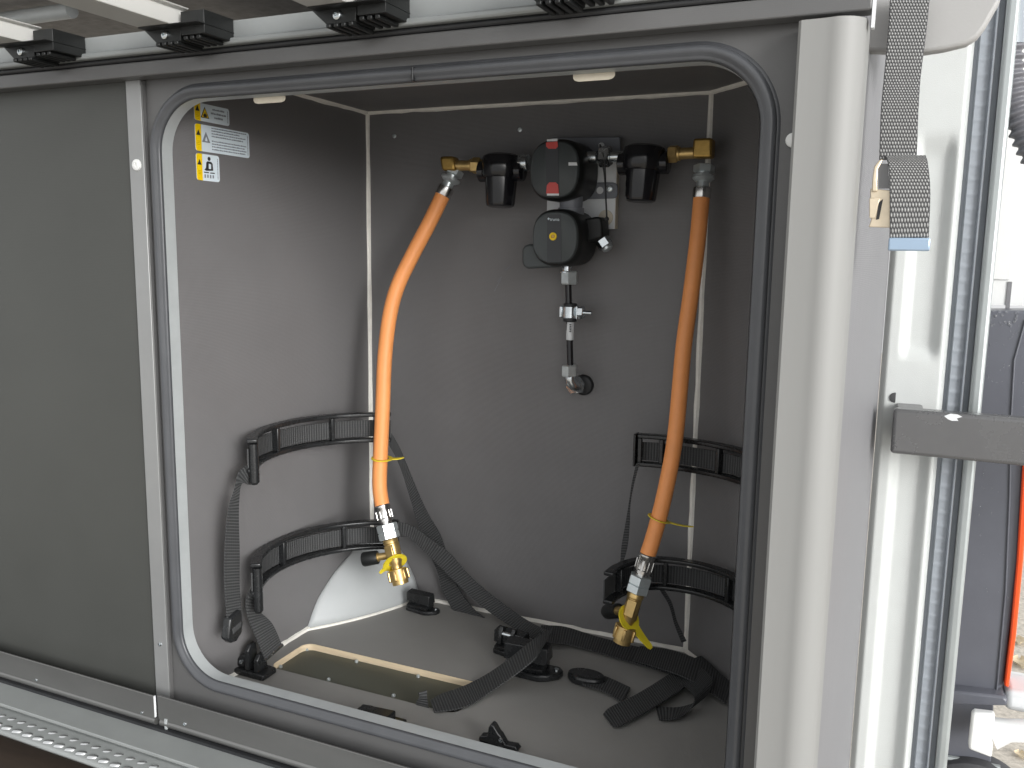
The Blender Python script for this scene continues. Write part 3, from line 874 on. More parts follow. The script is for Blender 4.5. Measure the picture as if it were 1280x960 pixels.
gt = thing('cable_gaiter', 'corrugated dark cable gaiter at the upper right edge', 'gaiter', at(1268, 55, y=0.0))
path = spline([at(px, py, y=0.0) for px, py in ((1261, 58), (1262, 85), (1267, 118), (1277, 152), (1293, 190), (1316, 230))], 40)
rr = []; acc = 0
for i, q in enumerate(path):
    if i: acc += (path[i] - path[i - 1]).length
    rr.append(0.0140 + 0.0022 * sin(acc * 2 * pi / 0.0098))
obj('bellows', MB().tube(path, rr, 24), mat('gaiter_rubber', (0.14, 0.14, 0.155), 0.45), gt, ang=80)
obj('sleeve', MB().tube([at(1262, -30, y=0.0), at(1262, 57, y=0.0)], 0.0135, 20), mat('gaiter_sleeve', (0.24, 0.27, 0.30), 0.4), gt)

gd = obj('ground', MB().box((-6, -6, -1.02), (14, 14, -1.0)), M['ground'])
tag(gd, 'pale gravel ground seen at the lower right', None, None, 'structure')
for k, (px, py, sz) in enumerate(((1272, 800, .05), (1276, 828, .06), (1266, 850, .04), (1276, 942, .03))):
    p = at(px, py, z=-0.99)
    mb = MB().grid(lambda u, v: (p.x + sz * (u - .5) * sin(pi * min(max(v, .05), .95)) * 1.3, p.y + sz * 1.6 * (v - .5), -0.995 + 0.25 * sz * (4 * (u - .5) ** 2)), 6, 6)
    lf = obj('dry_leaf', mb, M['leaf'], ang=80)
    tag(lf, ('pale dry leaf on the gravel nearest the dark panel', 'large dry leaf lying below the other on the gravel', 'small dry leaf just above the white tow arm', 'small dry leaf beside the dark tyre')[k], 'leaf', 'dry leaves on the gravel')
ya = 0.06
wb = thing('white_tow_arm', 'white bracket and arm at the lower right corner', 'bracket', at(1225, 940, y=ya))
obj('plate', MB().prism([(lambda q: (q.x, q.z))(at(px, py, y=ya)) for px, py in ((1215, 892), (1219, 890), (1244, 893), (1240, 948), (1211, 937), (1211, 930))], XZ, ya, ya + 0.012), M['white_paint'], wb, bevel=0.003, seg=3)
obj('arm', MB().tube([at(1240, 916, y=ya + .02), at(1262, 913, y=ya + .02), at(1330, 915, y=ya + .02)], [0.020, 0.014, 0.015], 16), M['white_paint'], wb)
obj('head', boxpx(1258, 862, 1330, 903, ya + 0.05, 0.06), M['white_abs'], wb, bevel=0.008, seg=3)
obj('upper_bar', boxpx(1240, 846, 1330, 862, ya + 0.16, 0.03), M['white_paint'], wb, bevel=0.004)
c0 = at(1215, 1010, y=ya + .06)
ty = obj('tyre', MB().lathe((c0.x, ya + .03, c0.z), (0, 1, 0), [(0, 0.02), (0, .05), (.002, .062), (.012, .072), (.03, .075), (.048, .072), (.058, .062), (.06, .05), (.06, .02)], 48), M['tyre'])
tag(ty, 'dark grey tyre under the white tow arm', 'tyre')

# ================================================================== REGULATOR ON THE BACK WALL
rg = thing('gas_regulator', 'black changeover gas regulator with two filters on the back wall', 'regulator', (0.34, 0, 0.55))
obj('mount_board', MB().box((0.286, -0.012, 0.555), (0.380, -0.0002, 0.669)), M['white_abs'], rg, bevel=0.0006)
obj('board_edge', MB().box((0.3801, -0.0119, 0.5551), (0.3806, -0.0003, 0.6689)), M['beige'], rg)
ym = -0.0145
def pxz(px, py, y):
    q = at(px, py, y=y); return (q.x, q.z)
obj('bracket_plate', MB().prism([pxz(*q, ym) for q in ((690, 172), (775, 171), (776, 200), (745, 203), (690, 205))], XZ, -0.0145, -0.0121), M['grey_pl'], rg, bevel=0.001)
lb = obj('bracket_lug', MB().prism([pxz(*q, ym) for q in ((700, 228), (766, 228), (771, 230), (772, 234), (772, 243), (770, 247), (766, 248), (700, 250))], XZ, -0.0145, -0.0121), M['grey_pl'], rg, bevel=0.001)
q = at(750, 238, y=ym); obj('lug_hole', MB().lathe((q.x, ym - .0001, q.z), (0, -1, 0), [(0, .0046), (.0004, .0044)], 18), M['white_abs'], lb)
q = at(762, 236, y=ym); screw((q.x, ym, q.z), (0, -1, 0), 0.0046, lb, M['zinc'], 0.003)
q = at(757, 272, y=-.0125); obj('washer', MB().lathe((q.x, -0.0121, q.z), (0, -1, 0), [(0, .0098), (.0012, .0094)], 24), M['beige'], rg)
q = at(752, 182, y=ym); screw((q.x, ym, q.z), (0, -1, 0), 0.004, rg, M['white_abs'], 0.003)

def superell(cx, cz, rx, rz, n=56, e=2.6):
    P = []
    for k in range(n):
        a = 2 * pi * k / n
        P.append((cx + rx * math.copysign(abs(cos(a)) ** (2 / e), cos(a)), cz + rz * math.copysign(abs(sin(a)) ** (2 / e), sin(a))))
    return P
def loft(rings, m, name, parent, ang=40):
    mb = MB(); n = len(rings[0]); o = mb.add([p for r in rings for p in r], [])
    for i in range(len(rings) - 1):
        for k in range(n):
            k2 = (k + 1) % n
            mb.f.append((o + i * n + k, o + i * n + k2, o + (i + 1) * n + k2, o + (i + 1) * n + k))
    mb.f.append(tuple(o + (len(rings) - 1) * n + k for k in range(n)))
    mb.f.append(tuple(o + k for k in range(n))[::-1])
    return obj(name, mb, m, parent, ang=ang)
def head(px, py, rpx, y_front, y_back, name):
    q = at(px, py, y=y_front)
    r = rpx
    prof_ = [(y_back, r * 1.02), (y_front + 0.016, r * 1.03), (y_front + 0.010, r * 1.02), (y_front + 0.006, r * 0.995), (y_front + 0.003, r * 0.95), (y_front + 0.0012, r * 0.93), (y_front, r * 0.90)]
    o_ = loft([[(u, y, v) for u, v in superell(q.x, q.z, rr_, rr_ * 1.06)] for y, rr_ in prof_[:6]], M['black_gloss'] if False else M['black_abs'], name, rg)
    face = loft([[(u, y, v) for u, v in superell(q.x, q.z, rr_, rr_ * 1.06)] for y, rr_ in ((y_front + 0.0014, r * 0.925), (y_front - 0.0010, r * 0.91), (y_front - 0.0022, r * 0.87))], M['knob'], 'face', o_)
    return o_, q
yf = -0.078
hd, q = head(693, 212, 0.0345, yf, -0.016, 'upper_head')
# vertical recessed band with red windows
def facepiece(pts, name, m, parent, h0, h1, y=yf, bevel=0.0):
    return obj(name, MB().prism([pxz(*p_, y) for p_ in pts], XZ, y + h0, y + h1), m, parent, bevel=bevel)
fy = yf - 0.0022
facepiece([(682, 181), (698, 180), (699, 244), (683, 244)], 'face_band', M['knob_dark'], hd, 0, -0.0004, fy)
facepiece([(683, 178), (697, 177), (698, 183), (695, 186), (686, 186), (683, 183)], 'red_window', M['red'], hd, -0.0005, -0.0012, fy)
facepiece([(683, 242), (684, 232), (687, 228), (695, 228), (698, 231), (699, 242)], 'red_window', M['red'], hd, -0.0005, -0.0012, fy)
facepiece([(684, 241.5), (699, 241.5), (699, 244.5), (684, 244.5)], 'white_mark', M['white_abs'], hd, -0.0005, -0.0010, fy)
facepiece([(684, 174.2), (697, 173.4), (697, 176.4), (684, 177)], 'white_mark', M['white_abs'], hd, -0.0005, -0.0010, fy)
facepiece([(711, 203), (721, 203), (722, 207), (711, 207)], 'pointer_mark', M['white_abs'], hd, -0.0004, -0.0012, fy)
hd2, q2 = head(694, 297, 0.0325, yf, -0.016, 'lower_head')
facepiece([(684, 268), (701, 268), (702, 327), (684, 328)], 'face_band', M['knob_dark'], hd2, 0, -0.0004, fy)
q = at(691.5, 295.5, y=fy)
obj('indicator', MB().lathe((q.x, fy - 0.0002, q.z), (0, -1, 0), [(0, .0050), (.0012, .0048), (.0014, .0026), (.0006, .0022)], 24), M['yellow_paint'], hd2)
q = at(691.5, 295.5, y=fy)
obj('indicator_core', MB().lathe((q.x, fy - 0.0007, q.z), (0, -1, 0), [(0, .0023), (.0004, .0020)], 16), M['brass_dull'], hd2)
# maker's lettering
cu = bpy.data.curves.new('lettering', 'FONT'); cu.body = 'truma'; cu.size = 0.0052; cu.extrude = 0.0001; cu.align_x = 'CENTER'
to = bpy.data.objects.new('lettering_source', cu); COL.objects.link(to)
bpy.context.view_layer.update()
me = bpy.data.meshes.new_from_object(to.evaluated_get(bpy.context.evaluated_depsgraph_get()))
bpy.data.objects.remove(to)
lt = bpy.data.objects.new('lettering', me); COL.objects.link(lt); me.materials.append(M['sticker'])
lt.parent = hd2
q = at(693.5, 276, y=fy)
lt.location = V(q.x, fy - 0.0007, q.z) - rg.location - hd2.location
lt.rotation_euler = (pi / 2, 0, 0)
q = at(686, 273.5, y=fy)
obj('emblem', MB().prism([(q.x - .0016, q.z), (q.x, q.z + .0016), (q.x + .0016, q.z), (q.x, q.z - .0016)], XZ, fy - .0006, fy - .0009), M['sticker'], hd2)
# side lug lower left, grey neck, lever body
lug = [(653, 318), (653, 312), (656, 307), (662, 305), (690, 306), (692, 334), (660, 336), (655, 333), (653, 328)]
obj('side_lug', MB().prism([pxz(*p_, yf + .012) for p_ in lug], XZ, yf + 0.010, -0.03), M['knob'], rg, bevel=0.003, seg=3)
q = at(714, 256, y=-0.045)
obj('neck', MB().lathe((q.x, -0.045, q.z - 0.012), (0, 0, 1), [(0, .0165), (.008, .0165), (.0085, .0145), (.024, .0145)], 28), M['grey_pl'], rg)
obj('side_body', MB().prism([pxz(*p_, -0.035) for p_ in ((728, 275), (752, 271), (756, 274), (757, 297), (748, 300), (728, 305))], XZ, -0.048, -0.018), M['black_abs'], rg, bevel=0.003)

def hexn(p, axis, r, l, m, name, parent, chamfer=0.12, phase=0.3):
    return obj(name, MB().lathe(p, axis, [(0, r * (1 - chamfer)), (l * 0.10, r), (l * 0.90, r), (l, r * (1 - chamfer))], 6, phase), m, parent, smooth=False)
def cyl(p, axis, prof_, m, name, parent, seg=24):
    return obj(name, MB().lathe(p, axis, prof_, seg), m, parent)

q = at(752, 299, y=-.035); ax = (at(765, 318, y=-.035) - q)
hexn(q, ax, 0.0095, 0.012, M['steel'], 'test_nut', rg)
cyl(q + ax.normalized() * 0.011, ax, [(0, .007), (.004, .007), (.006, .004)], M['zinc'], 'test_cap', rg)

# right inlet: steel pipe, nut, filter, brass
yc = -0.047
q = at(735, 197, y=yc)
cyl(q, (1, 0, 0), [(0, .0075), (.012, .0075)], M['steel'], 'inlet_pipe', rg)
hexn(at(750, 196, y=yc), (1, 0, 0), 0.0135, 0.014, M['steel'], 'inlet_nut', rg)
cyl(at(764, 196, y=yc), (1, 0, 0), [(0, .0065), (.016, .0065)], M['steel'], 'inlet_pipe', rg)
def filt(px, py, tilt, name):
    q = at(px, py, y=yc)
    d = V(tilt, -0.06, -1).normalized()
    o_ = cyl(q - d * 0.017, d, [(0, .012), (.0005, .020), (.003, .0245), (.008, .0262), (.026, .0258), (.030, .0235), (.0305, .0212), (.062, .0190), (.0655, .0180), (.067, .015), (.067, .005)], M['black_gloss'], name, rg, 36)
    cyl(q + V(-0.031, 0, -0.004), (1, 0, 0), [(0, .012), (.001, .0135), (.061, .0135), (.062, .012)], M['black_gloss'], 'filter_socket', o_)
    return o_, q
f1, qa = filt(627, 210, 0.0, 'gas_filter')
f2, qb = filt(805, 200, -0.04, 'gas_filter')
# left inlet nipple between filter and head
cyl(at(648, 204, y=yc), (1, 0, 0), [(0, .009), (.004, .0105), (.014, .0105)], M['steel'], 'inlet_nipple', rg)
# brass to the hoses
def brass_in(pa, pb, nutspec, elbow_px, name):
    a = at(*pa, y=yc); b = at(*pb, y=yc)
    ax = b - a; l = ax.length
    o_ = hexn(a, ax, 0.0105, l * 0.34, M['brass'], name, rg)
    cyl(a + ax * 0.34, ax, [(0, .0085), (l * .08, .0085), (l * .085, .0068), (l * .68, .0068)], M['brass'], 'brass_tube', o_)
    return o_
brass_in((601, 207), (571, 207), None, None, 'brass_nut')
brass_in((836, 193), (870, 191), None, None, 'brass_nut')
q = at(563, 206, y=yc)
obj('brass_elbow', MB().obox(q + V(0, 0, 0.001), V(0.0105, 0, 0), V(0, 0.0095, 0), V(-0.002, 0, 0.0095)), M['brass_dull'], rg, bevel=0.004, seg=3)
q = at(880, 186, y=yc)
obj('brass_elbow', MB().obox(q, V(0.0112, 0, 0), V(0, 0.0105, 0), V(0, 0, 0.0112)), M['brass_dull'], rg, bevel=0.003, seg=3)
# thin black seal cord
cpts = spline([at(px, py, y=y) for px, py, y in ((750, 181, -.03), (753, 188, -.055), (756, 206, -.058), (757, 240, -.052), (758, 262, -.05), (758.5, 273, -.048))], 8)
cd_ = obj('seal_cord', MB().tube(cpts, 0.0011, 8).tube(spline([at(px, py, y=y) for px, py, y in ((750, 181, -.031), (751, 196, -.056), (755, 215, -.058), (757, 240, -.053))], 8), 0.0009, 8), M['black_rubber'], rg)
obj('cord_knot', MB().lathe(at(758.5, 271, y=-.051), (0, 0, -1), [(0, .001), (.0012, .0028), (.004, .0028), (.0052, .001)], 10), M['black_rubber'], cd_)

# ------------------------------------------------------------------ outlet pipe below the regulator
gp = thing('outlet_pipe', 'black gas pipe with shiny clamp below the regulator', 'pipe', at(716, 490, y=0))
yp = -0.035
top = at(710, 340, y=yp); bot = at(713, 462, y=yp)
obj('pipe', MB().tube([top, bot], 0.0042, 16), M['black_gloss'], gp)
cyl(at(709, 333, y=yp), (0, 0, -1), [(0, .0065), (.006, .0065), (.0065, .010), (.008, .010)], M['steel'], 'collar', gp)
hexn(at(712, 338.5, y=yp), (0, 0, -1), 0.0112, 0.0175, M['zinc'], 'top_nut', gp)
q = at(713, 379, y=yp)
cyl(q, (0, 0, -1), [(0, .0075), (.001, .0088), (.023, .0088), (.024, .0075)], M['black_rubber'], 'clamp_liner', gp)
cl = cyl(q + V(0, 0, -0.0035), (0, 0, -1), [(0, .0098), (.0008, .0105), (.0150, .0105), (.0158, .0098)], M['steel'], 'clamp_band', gp)
obj('clamp_ear', MB().box((q.x + 0.0095, yp - 0.006, q.z - 0.020), (q.x + 0.012, yp + 0.006, q.z - 0.003)).box((q.x - 0.0135, yp - 0.005, q.z - 0.0185), (q.x - 0.0098, yp + 0.005, q.z - 0.004)), M['steel'], cl, bevel=0.0008)
hexn((q.x + 0.012, yp - 0.002, q.z - 0.0115), (1, 0, 0), 0.0085, 0.008, M['steel'], 'clamp_nut', cl)
cyl((q.x + 0.020, yp - 0.002, q.z - 0.0115), (1, 0, 0), [(0, .0028), (.010, .0028), (.0105, .002)], M['steel'], 'clamp_screw', cl, 12)
cyl((q.x, yp, q.z - 0.0115), (0, 1, 0), [(0.0105, .0035), (.035, .0035)], M['steel'], 'clamp_stem', cl, 12)
sl = cyl(at(713, 401, y=yp), (0, 0, -1), [(0, .0046), (.0006, .0050), (.0245, .0050), (.025, .0046)], M['white_abs'], 'pipe_sleeve', gp)
mb = MB(); zz = at(713, 403, y=yp - .005)
for k in range(5):
    mb.box((zz.x - 0.0012 + 0.0003 * (k % 2), yp - 0.0054, zz.z - 0.0035 - k * 0.0022), (zz.x + 0.0014, yp - 0.0049, zz.z - 0.0022 - k * 0.0022))
obj('print', mb, M['ink'], sl)
hexn(at(712, 456, y=yp), (0, 0, -1), 0.0105, 0.0155, M['zinc'], 'lower_nut', gp)
el = at(713, 478, y=yp)
obj('elbow_body', MB().tube(spline([el + V(0, 0, 0.012), el + V(0, 0, 0.003), el + V(0.004, 0.004, -0.004), el + V(0.010, 0.012, -0.007)], 6), [0.0075] * 19, 16), M['steel'], gp)
q = at(723, 482, y=-0.014)
hexn(q + V(-0.001, 0.004, 0), (-0.45, -1, 0), 0.0125, 0.013, M['steel'], 'bulkhead_nut', gp)
q = at(730, 481, y=0.0)
cyl((q.x, 0, q.z), (0, -1, 0), [(0, .0140), (.003, .0140), (.006, .0125), (.0075, .0095)], M['black_rubber'], 'grommet', gp)

# ------------------------------------------------------------------ hoses
def hose(name, label, pts, w_r, tagspec, knob_side):
    P = [at(px, py, y=y) for px, py, y in pts]
    t_ = thing(name, label, 'hose', P[-1], 'orange gas hoses')
    path = spline(P, 8)
    obj('hose_tube', MB().tube(path, w_r, 24), M['orange'], t_)
    d0 = (path[0] - path[2]).normalized()
    f0 = cyl(path[0] - d0 * 0.002, d0, [(0, w_r * 1.06), (.001, w_r * 1.10), (.012, w_r * 1.10), (.0135, w_r * .9)], M['chrome'], 'ferrule', t_)
    cyl(path[0] + d0 * 0.0115, d0, [(0, w_r * .75), (.006, w_r * .75), (.0065, w_r * .95), (.010, w_r * 1.35), (.0135, w_r * 1.30), (.014, w_r * 0.8), (.018, w_r * .8)], M['zinc'], 'coupling', t_)
    hexn(path[0] + d0 * 0.0285, d0, w_r * 1.3, 0.009, M['zinc'], 'union_nut', t_)
    return t_, path
R_H = 0.0100
hl, path = hose('gas_hose', 'left orange gas hose ending in a brass valve above the white gusset',
    [(554, 243, -.050), (537, 278, -.060), (516, 318, -.072), (497, 358, -.084), (487, 396, -.092), (481, 446, -.100), (478.5, 504, -.108), (476, 560, -.115), (474.5, 606, -.122), (478, 634, -.128)], R_H, None, -1)
def valve(t_, pa, pb, knob_px, tag_pts, tilt, big_tag):
    """pa end of hose, pb tip of brass nut, both points in space"""
    ax = pb - pa; l = ax.length; u = ax.normalized()
    r = R_H
    fe = cyl(pa - u * 0.003, u, [(0, r * 1.02), (.001, r * 1.10), (.004, r * 1.10), (.0055, r * 1.02), (l * .17, r * 1.02), (l * .18, r * 1.10), (l * .215, r * 1.08), (l * .22, r * .8), (l * .25, r * .8)], M['chrome'], 'ferrule', t_)
    mb = MB()
    for k in range(8):
        a = 2 * pi * k / 8
        up = V(0, 1, 0); nx = u.cross(up).normalized(); ny = u.cross(nx)
        dd = nx * cos(a) + ny * sin(a)
        mb.obox(pa + u * (l * 0.10) + dd * r * 1.03, u * l * 0.055, dd * 0.0008, u.cross(dd) * 0.0016)
    obj('crimp', mb, M['chrome'], fe, bevel=0.0004)
    n1 = hexn(pa + u * l * .22, u, r * 1.42, l * .105, M['zinc'], 'hex_nut', t_)
    hexn(pa + u * l * .322, u, r * 1.42, l * .095, M['zinc'], 'hex_nut', t_)
    bd = cyl(pa + u * l * .41, u, [(0, r * .9), (l * .02, r * 1.02), (l * .06, r * 1.02), (l * .07, r * .92), (l * .30, r * .95), (l * .34, r * .72), (l * .42, r * .72)], M['brass'], 'valve_body', t_)
    # flats on the body
    nx = u.cross(V(0, 1, 0)).normalized()
    obj('body_flat', MB().obox(pa + u * l * .575, u * l * .095, nx * r * .62, V(0, 1, 0) * r * 1.02), M['brass'], bd, bevel=0.0012)
    # side stub and black cap
    kd = (knob_px - (pa + u * l * .62)); kl = kd.length; kd.normalize()
    cyl(pa + u * l * .62, kd, [(0, r * .5), (kl * .62, r * .5), (kl * .66, r * .62), (kl * .72, r * .62)], M['brass'], 'side_stub', bd)
    cyl(pa + u * l * .62 + kd * kl * .68, kd, [(0, r * .86), (.001, r * .92), (kl * .58, r * .98), (kl * .64, r * .88), (kl * .65, r * .4)], M['black_abs'], 'side_cap', bd)
    # ribbed brass hand nut
    nb = pa + u * l * .80
    hn = cyl(nb, u, [(0, r * .9), (.001, r * 1.22), (l * .15, r * 1.28), (l * .155, r * 1.10), (l * .20, r * 1.08), (l * .205, r * .75), (l * .16, r * .7)], M['brass'], 'hand_nut', t_)
    mb = MB()
    for k in range(6):
        a = 2 * pi * k / 6 + 0.3
        ny = u.cross(nx)
        dd = nx * cos(a) + ny * sin(a)
        mb.obox(nb + u * (l * 0.085) + dd * r * 1.26, u * l * 0.065, dd * r * 0.20, u.cross(dd) * r * 0.20)
    obj('nut_rib', mb, M['brass'], hn, bevel=0.0012)
    return pa + u * l * .77, u, nx
def ringtag(t_, c, nrm, taildir, ri, ro, tl, name, th=0.0016, tw=0.006):
    """flat yellow ring round the brass with a tail"""
    nrm = nrm.normalized(); td_ = (taildir - nrm * taildir.dot(nrm)).normalized(); sd_ = nrm.cross(td_)
    mb = MB(); n = 40
    o = []
    for h in (-th / 2, th / 2):
        for k in range(n):
            a = 2 * pi * k / n
            ex = max(0.0, cos(a)) ** 6
            ro_ = ro * (1 + 0.10 * ex)
            mb.v.append(c + nrm * h + (td_ * cos(a) + sd_ * sin(a)) * ri)
            mb.v.append(c + nrm * h + (td_ * cos(a) + sd_ * sin(a)) * ro_)
    def idx(h, k, w): return h * 2 * n + (k % n) * 2 + w
    for k in range(n):
        mb.f += [(idx(0, k, 0), idx(0, k, 1), idx(0, k + 1, 1), idx(0, k + 1, 0)), (idx(1, k, 0), idx(1, k + 1, 0), idx(1, k + 1, 1), idx(1, k, 1)),
                 (idx(0, k, 1), idx(1, k, 1), idx(1, k + 1, 1), idx(0, k + 1, 1)), (idx(0, k, 0), idx(0, k + 1, 0), idx(1, k + 1, 0), idx(1, k, 0))]
    m1 = 9; A = []; B = []
    for k in range(m1 + 1):
        s_ = k / m1
        w = tw * (1 - 0.45 * s_) * (1.0 if s_ < 0.93 else 0.55)
        cc_ = c + td_ * (ro * 0.93 + tl * s_) + nrm * (0.25 * tl * s_ * s_ * 0.6)
        A.append(cc_ - sd_ * w); B.append(cc_ + sd_ * w)
    mb.ribbon(A, B, th * 0.96, 2); mb.uv = {}
    return obj(name, mb, M['yellow'], t_, ang=50)
pa = path[-1]; pb = at(501, 730, y=-0.142)
knob = at(463, 698, y=-0.146)
c_, u_, nx_ = valve(hl, pa, pb, knob, None, 0, 0)
def imgv(a, b, toward): return (r0_ * a + r1_ * b - r2_ * toward).normalized()
r0_, r1_, r2_ = Vector(r0), Vector(r1), Vector(r2)
ringtag(hl, at(494, 703, y=c_.y), imgv(.50, .80, .75), imgv(-.83, .56, 0), 0.0088, 0.0165, 0.010, 'yellow_ring', tw=0.004)
def thin_tag(t_, pts, y, name='hose_tag'):
    # yellow ring round the hose seen nearly edge-on
    c = at(*pts[0], y=y)
    return c
c = at(477, 573, y=-0.117)
ringtag(hl, c, imgv(.05, -1, .22), imgv(1, -.08, 0), 0.0103, 0.0142, 0.017, 'hose_tag', th=0.0012, tw=0.0040)

hr, path = hose('gas_hose', 'right orange gas hose ending in a brass nut with long yellow tag',
    [(877, 246, -.050), (872, 300, -.058), (864, 365, -.066), (855, 430, -.074), (849.5, 490, -.082), (845, 538, -.090), (839, 578, -.098), (828, 630, -.108), (816, 674, -.116), (809, 695, -.120)], R_H * 0.965, None, -1)
pa = path[-1]; pb = at(777, 803, y=-0.136)
knob = at(766, 764, y=-0.080)
c_, u_, nx_ = valve(hr, pa, pb, knob, None, 0, 0)
ringtag(hr, at(786, 772, y=c_.y), imgv(.80, -.54, .95), imgv(.52, .85, 0), 0.0078, 0.0158, 0.030, 'yellow_ring', tw=0.0066)
c = at(823, 648, y=-0.112)
ringtag(hr, c, imgv(.32, -.92, .16), imgv(.93, .34, 0), 0.0102, 0.0134, 0.030, 'hose_tag', th=0.0010, tw=0.0030)

# ------------------------------------------------------------------ bottle brackets and their webbing
def polyspl(P, z, n=10):
    return spline([V(x, y, z) for x, y in P], n)
def bottle_bracket(name, label, plan, ztop, h, bars, ends, group='bottle strap brackets'):
    """plan: xy points of the curve, inner side towards the bottle"""
    C_ = polyspl(plan, ztop)
    t_ = thing(name, label, 'bracket', (C_[0].x, C_[0].y, ztop - h), group)
    n = len(C_)
    def norm(i):
        tg = (C_[min(i + 1, n - 1)] - C_[max(i - 1, 0)]).normalized()
        return V(tg.y, -tg.x, 0)      # right-hand normal: towards the bottle when the plan runs left to right
    def band(z0, z1, r0, r1, i0=0, i1=None):
        i1 = n - 1 if i1 is None else i1
        mb = MB(); o = 0
        for i in range(i0, i1 + 1):
            q = norm(i)
            for (rr_, zz_) in ((r0, z0), (r1, z0), (r1, z1), (r0, z1)):
                p_ = C_[i] + q * rr_; mb.v.append(V(p_.x, p_.y, zz_))
        m = i1 - i0 + 1
        for i in range(m - 1):
            for k in range(4):
                k2 = (k + 1) % 4
                mb.f.append((i * 4 + k, i * 4 + k2, (i + 1) * 4 + k2, (i + 1) * 4 + k))
        mb.f += [(3, 2, 1, 0), ((m - 1) * 4, (m - 1) * 4 + 1, (m - 1) * 4 + 2, (m - 1) * 4 + 3)]
        return mb
    obj('rim', band(ztop - 0.0055, ztop, -0.002, 0.0105), M['bracket'], t_, bevel=0.0018, seg=3)
    obj('rim', band(ztop - h, ztop - h + 0.0055, -0.002, 0.0105), M['bracket'], t_, bevel=0.0018, seg=3)
    for f_ in bars:
        i = min(int(f_ * (n - 1)), n - 2)
        q = norm(i); tg = V(-q.y, q.x, 0)
        obj('cross_bar', MB().obox(C_[i] + q * 0.0045 + V(0, 0, -h / 2), tg * 0.0028, q * 0.0045, V(0, 0, h / 2 - 0.005)), M['bracket'], t_, bevel=0.0012)
    # webbing carried inside the frame
    A = []; B = []
    for i in range(n):
        q = norm(i) * -0.0005
        A.append(C_[i] + q + V(0, 0, -0.0115)); B.append(C_[i] + q + V(0, 0, -h + 0.0065))
    obj('webbing', MB().ribbon(A, B, 0.0016, 1), M['web'], t_)
    for (i, down, thick) in ends:
        q = norm(i if i >= 0 else n - 1); p_ = C_[i] + q * 0.006
        obj('end_post', MB().tube([p_ + V(0, 0, -0.006), p_ + V(0, 0, -0.012 - down * 0.5), p_ + V(0, 0.0, -down), p_ + V(0, 0, -down - 0.003)], [thick * .9, thick, thick, thick * .6], 12), M['bracket'], t_)
    return t_, C_
def arc(cx, cy, r, a0, a1, n):
    return [(cx + r * cos(radians(a0 + (a1 - a0) * k / n)), cy + r * sin(radians(a0 + (a1 - a0) * k / n))) for k in range(n + 1)]
CXL, CYL, RL = 0.146, -0.222, 0.143
ul, cul = bottle_bracket('bottle_bracket', 'upper left curved black bracket between sticker wall and left hose', arc(CXL, CYL, RL, 222, 112, 10), 0.304, 0.041, (0.10, 0.36, 0.70), [(1, 0.052, 0.0058)])
ll, cll = bottle_bracket('bottle_bracket', 'lower left curved black bracket above the white gusset', arc(CXL, CYL, RL, 220, 108, 10), 0.151, 0.041, (0.10, 0.36, 0.72), [(1, 0.060, 0.0058)])
ur, cur = bottle_bracket('bottle_bracket', 'upper right black bracket crossing behind the right hose', [(0.4345, -0.060), (0.465, -0.056), (0.497, -0.060), (0.530, -0.068), (0.563, -0.085), (0.592, -0.114), (0.606, -0.15)], 0.303, 0.041, (0.02, 0.17, 0.56), [])
obj('end_plate', MB().box((0.4315, -0.072, 0.262), (0.4345, -0.056, 0.303)), M['bracket'], ur, bevel=0.001)
lr, clr = bottle_bracket('bottle_bracket', 'lower right black bracket behind the right brass valve', [(0.424, -0.148), (0.428, -0.118), (0.443, -0.086), (0.473, -0.066), (0.520, -0.064), (0.562, -0.082), (0.592, -0.114), (0.606, -0.15)], 0.150, 0.041, (0.16, 0.45, 0.72), [])

def strap(name, label, edges, group='black bottle straps', th=0.0017, parent=None, key='y', part=None):
    """edges: (ax, ay, bx, by, depth) pixels of both edges"""
    A = [at(e[0], e[1], **{key: e[4]}) for e in edges]; B = [at(e[2], e[3], **{key: e[5] if len(e) > 5 else e[4]}) for e in edges]
    o_ = obj(part or name, MB().ribbon(A, B, th, 6), M['web'], parent)
    if label: tag(o_, label, 'strap', group)
    return o_
# from the upper left bracket down along the side wall, with its dangling black end buckle
s1 = thing('bottle_strap', 'black strap hanging from upper left bracket along the side wall', 'strap', at(292, 800, x=0.033), 'black bottle straps')
strap(None, None, [(318, 578, 322, 602, .034), (300, 588, 312, 606, .034), (293, 612, 301, 606, .034), (285, 640, 298, 640, .034), (281, 690, 299, 690, .033), (281, 735, 299, 733, .032), (284, 775, 302, 770, .031)], parent=s1, key='x', part='webbing')
obj('end_buckle', MB().prism([(lambda q: (q.y, q.z))(at(px, py, x=.036)) for px, py in ((287, 774), (299, 762), (303, 764), (304, 778), (303, 790), (296, 802), (289, 804), (284, 800))], lambda u, v, h: (h, u, v), 0.025, 0.037), M['bracket'], s1, bevel=0.003, seg=3)
obj('buckle_window', MB().prism([(lambda q: (q.y, q.z))(at(px, py, x=.037)) for px, py in ((290, 786), (301, 776), (301, 783), (291, 793))], lambda u, v, h: (h, u, v), 0.0365, 0.0380), M['web'], s1, bevel=0.0006)
# from the lower left bracket to its steel bar
s2_ = thing('bottle_strap', 'short black strap from lower left bracket to a steel bar', 'strap', at(340, 820, x=0.03), 'black bottle straps')
strap(None, None, [(318, 728, 322, 752, .030), (309, 746, 322, 752, .024), (308, 764, 324, 764, .024), (318, 792, 340, 780, .032), (331, 824, 352, 806, .036)], parent=s2_, key='x', part='webbing')
obj('steel_bar', MB().tube([at(330, 826, x=.037), at(353, 806, x=.037)], 0.0022, 10), M['steel'], s2_)
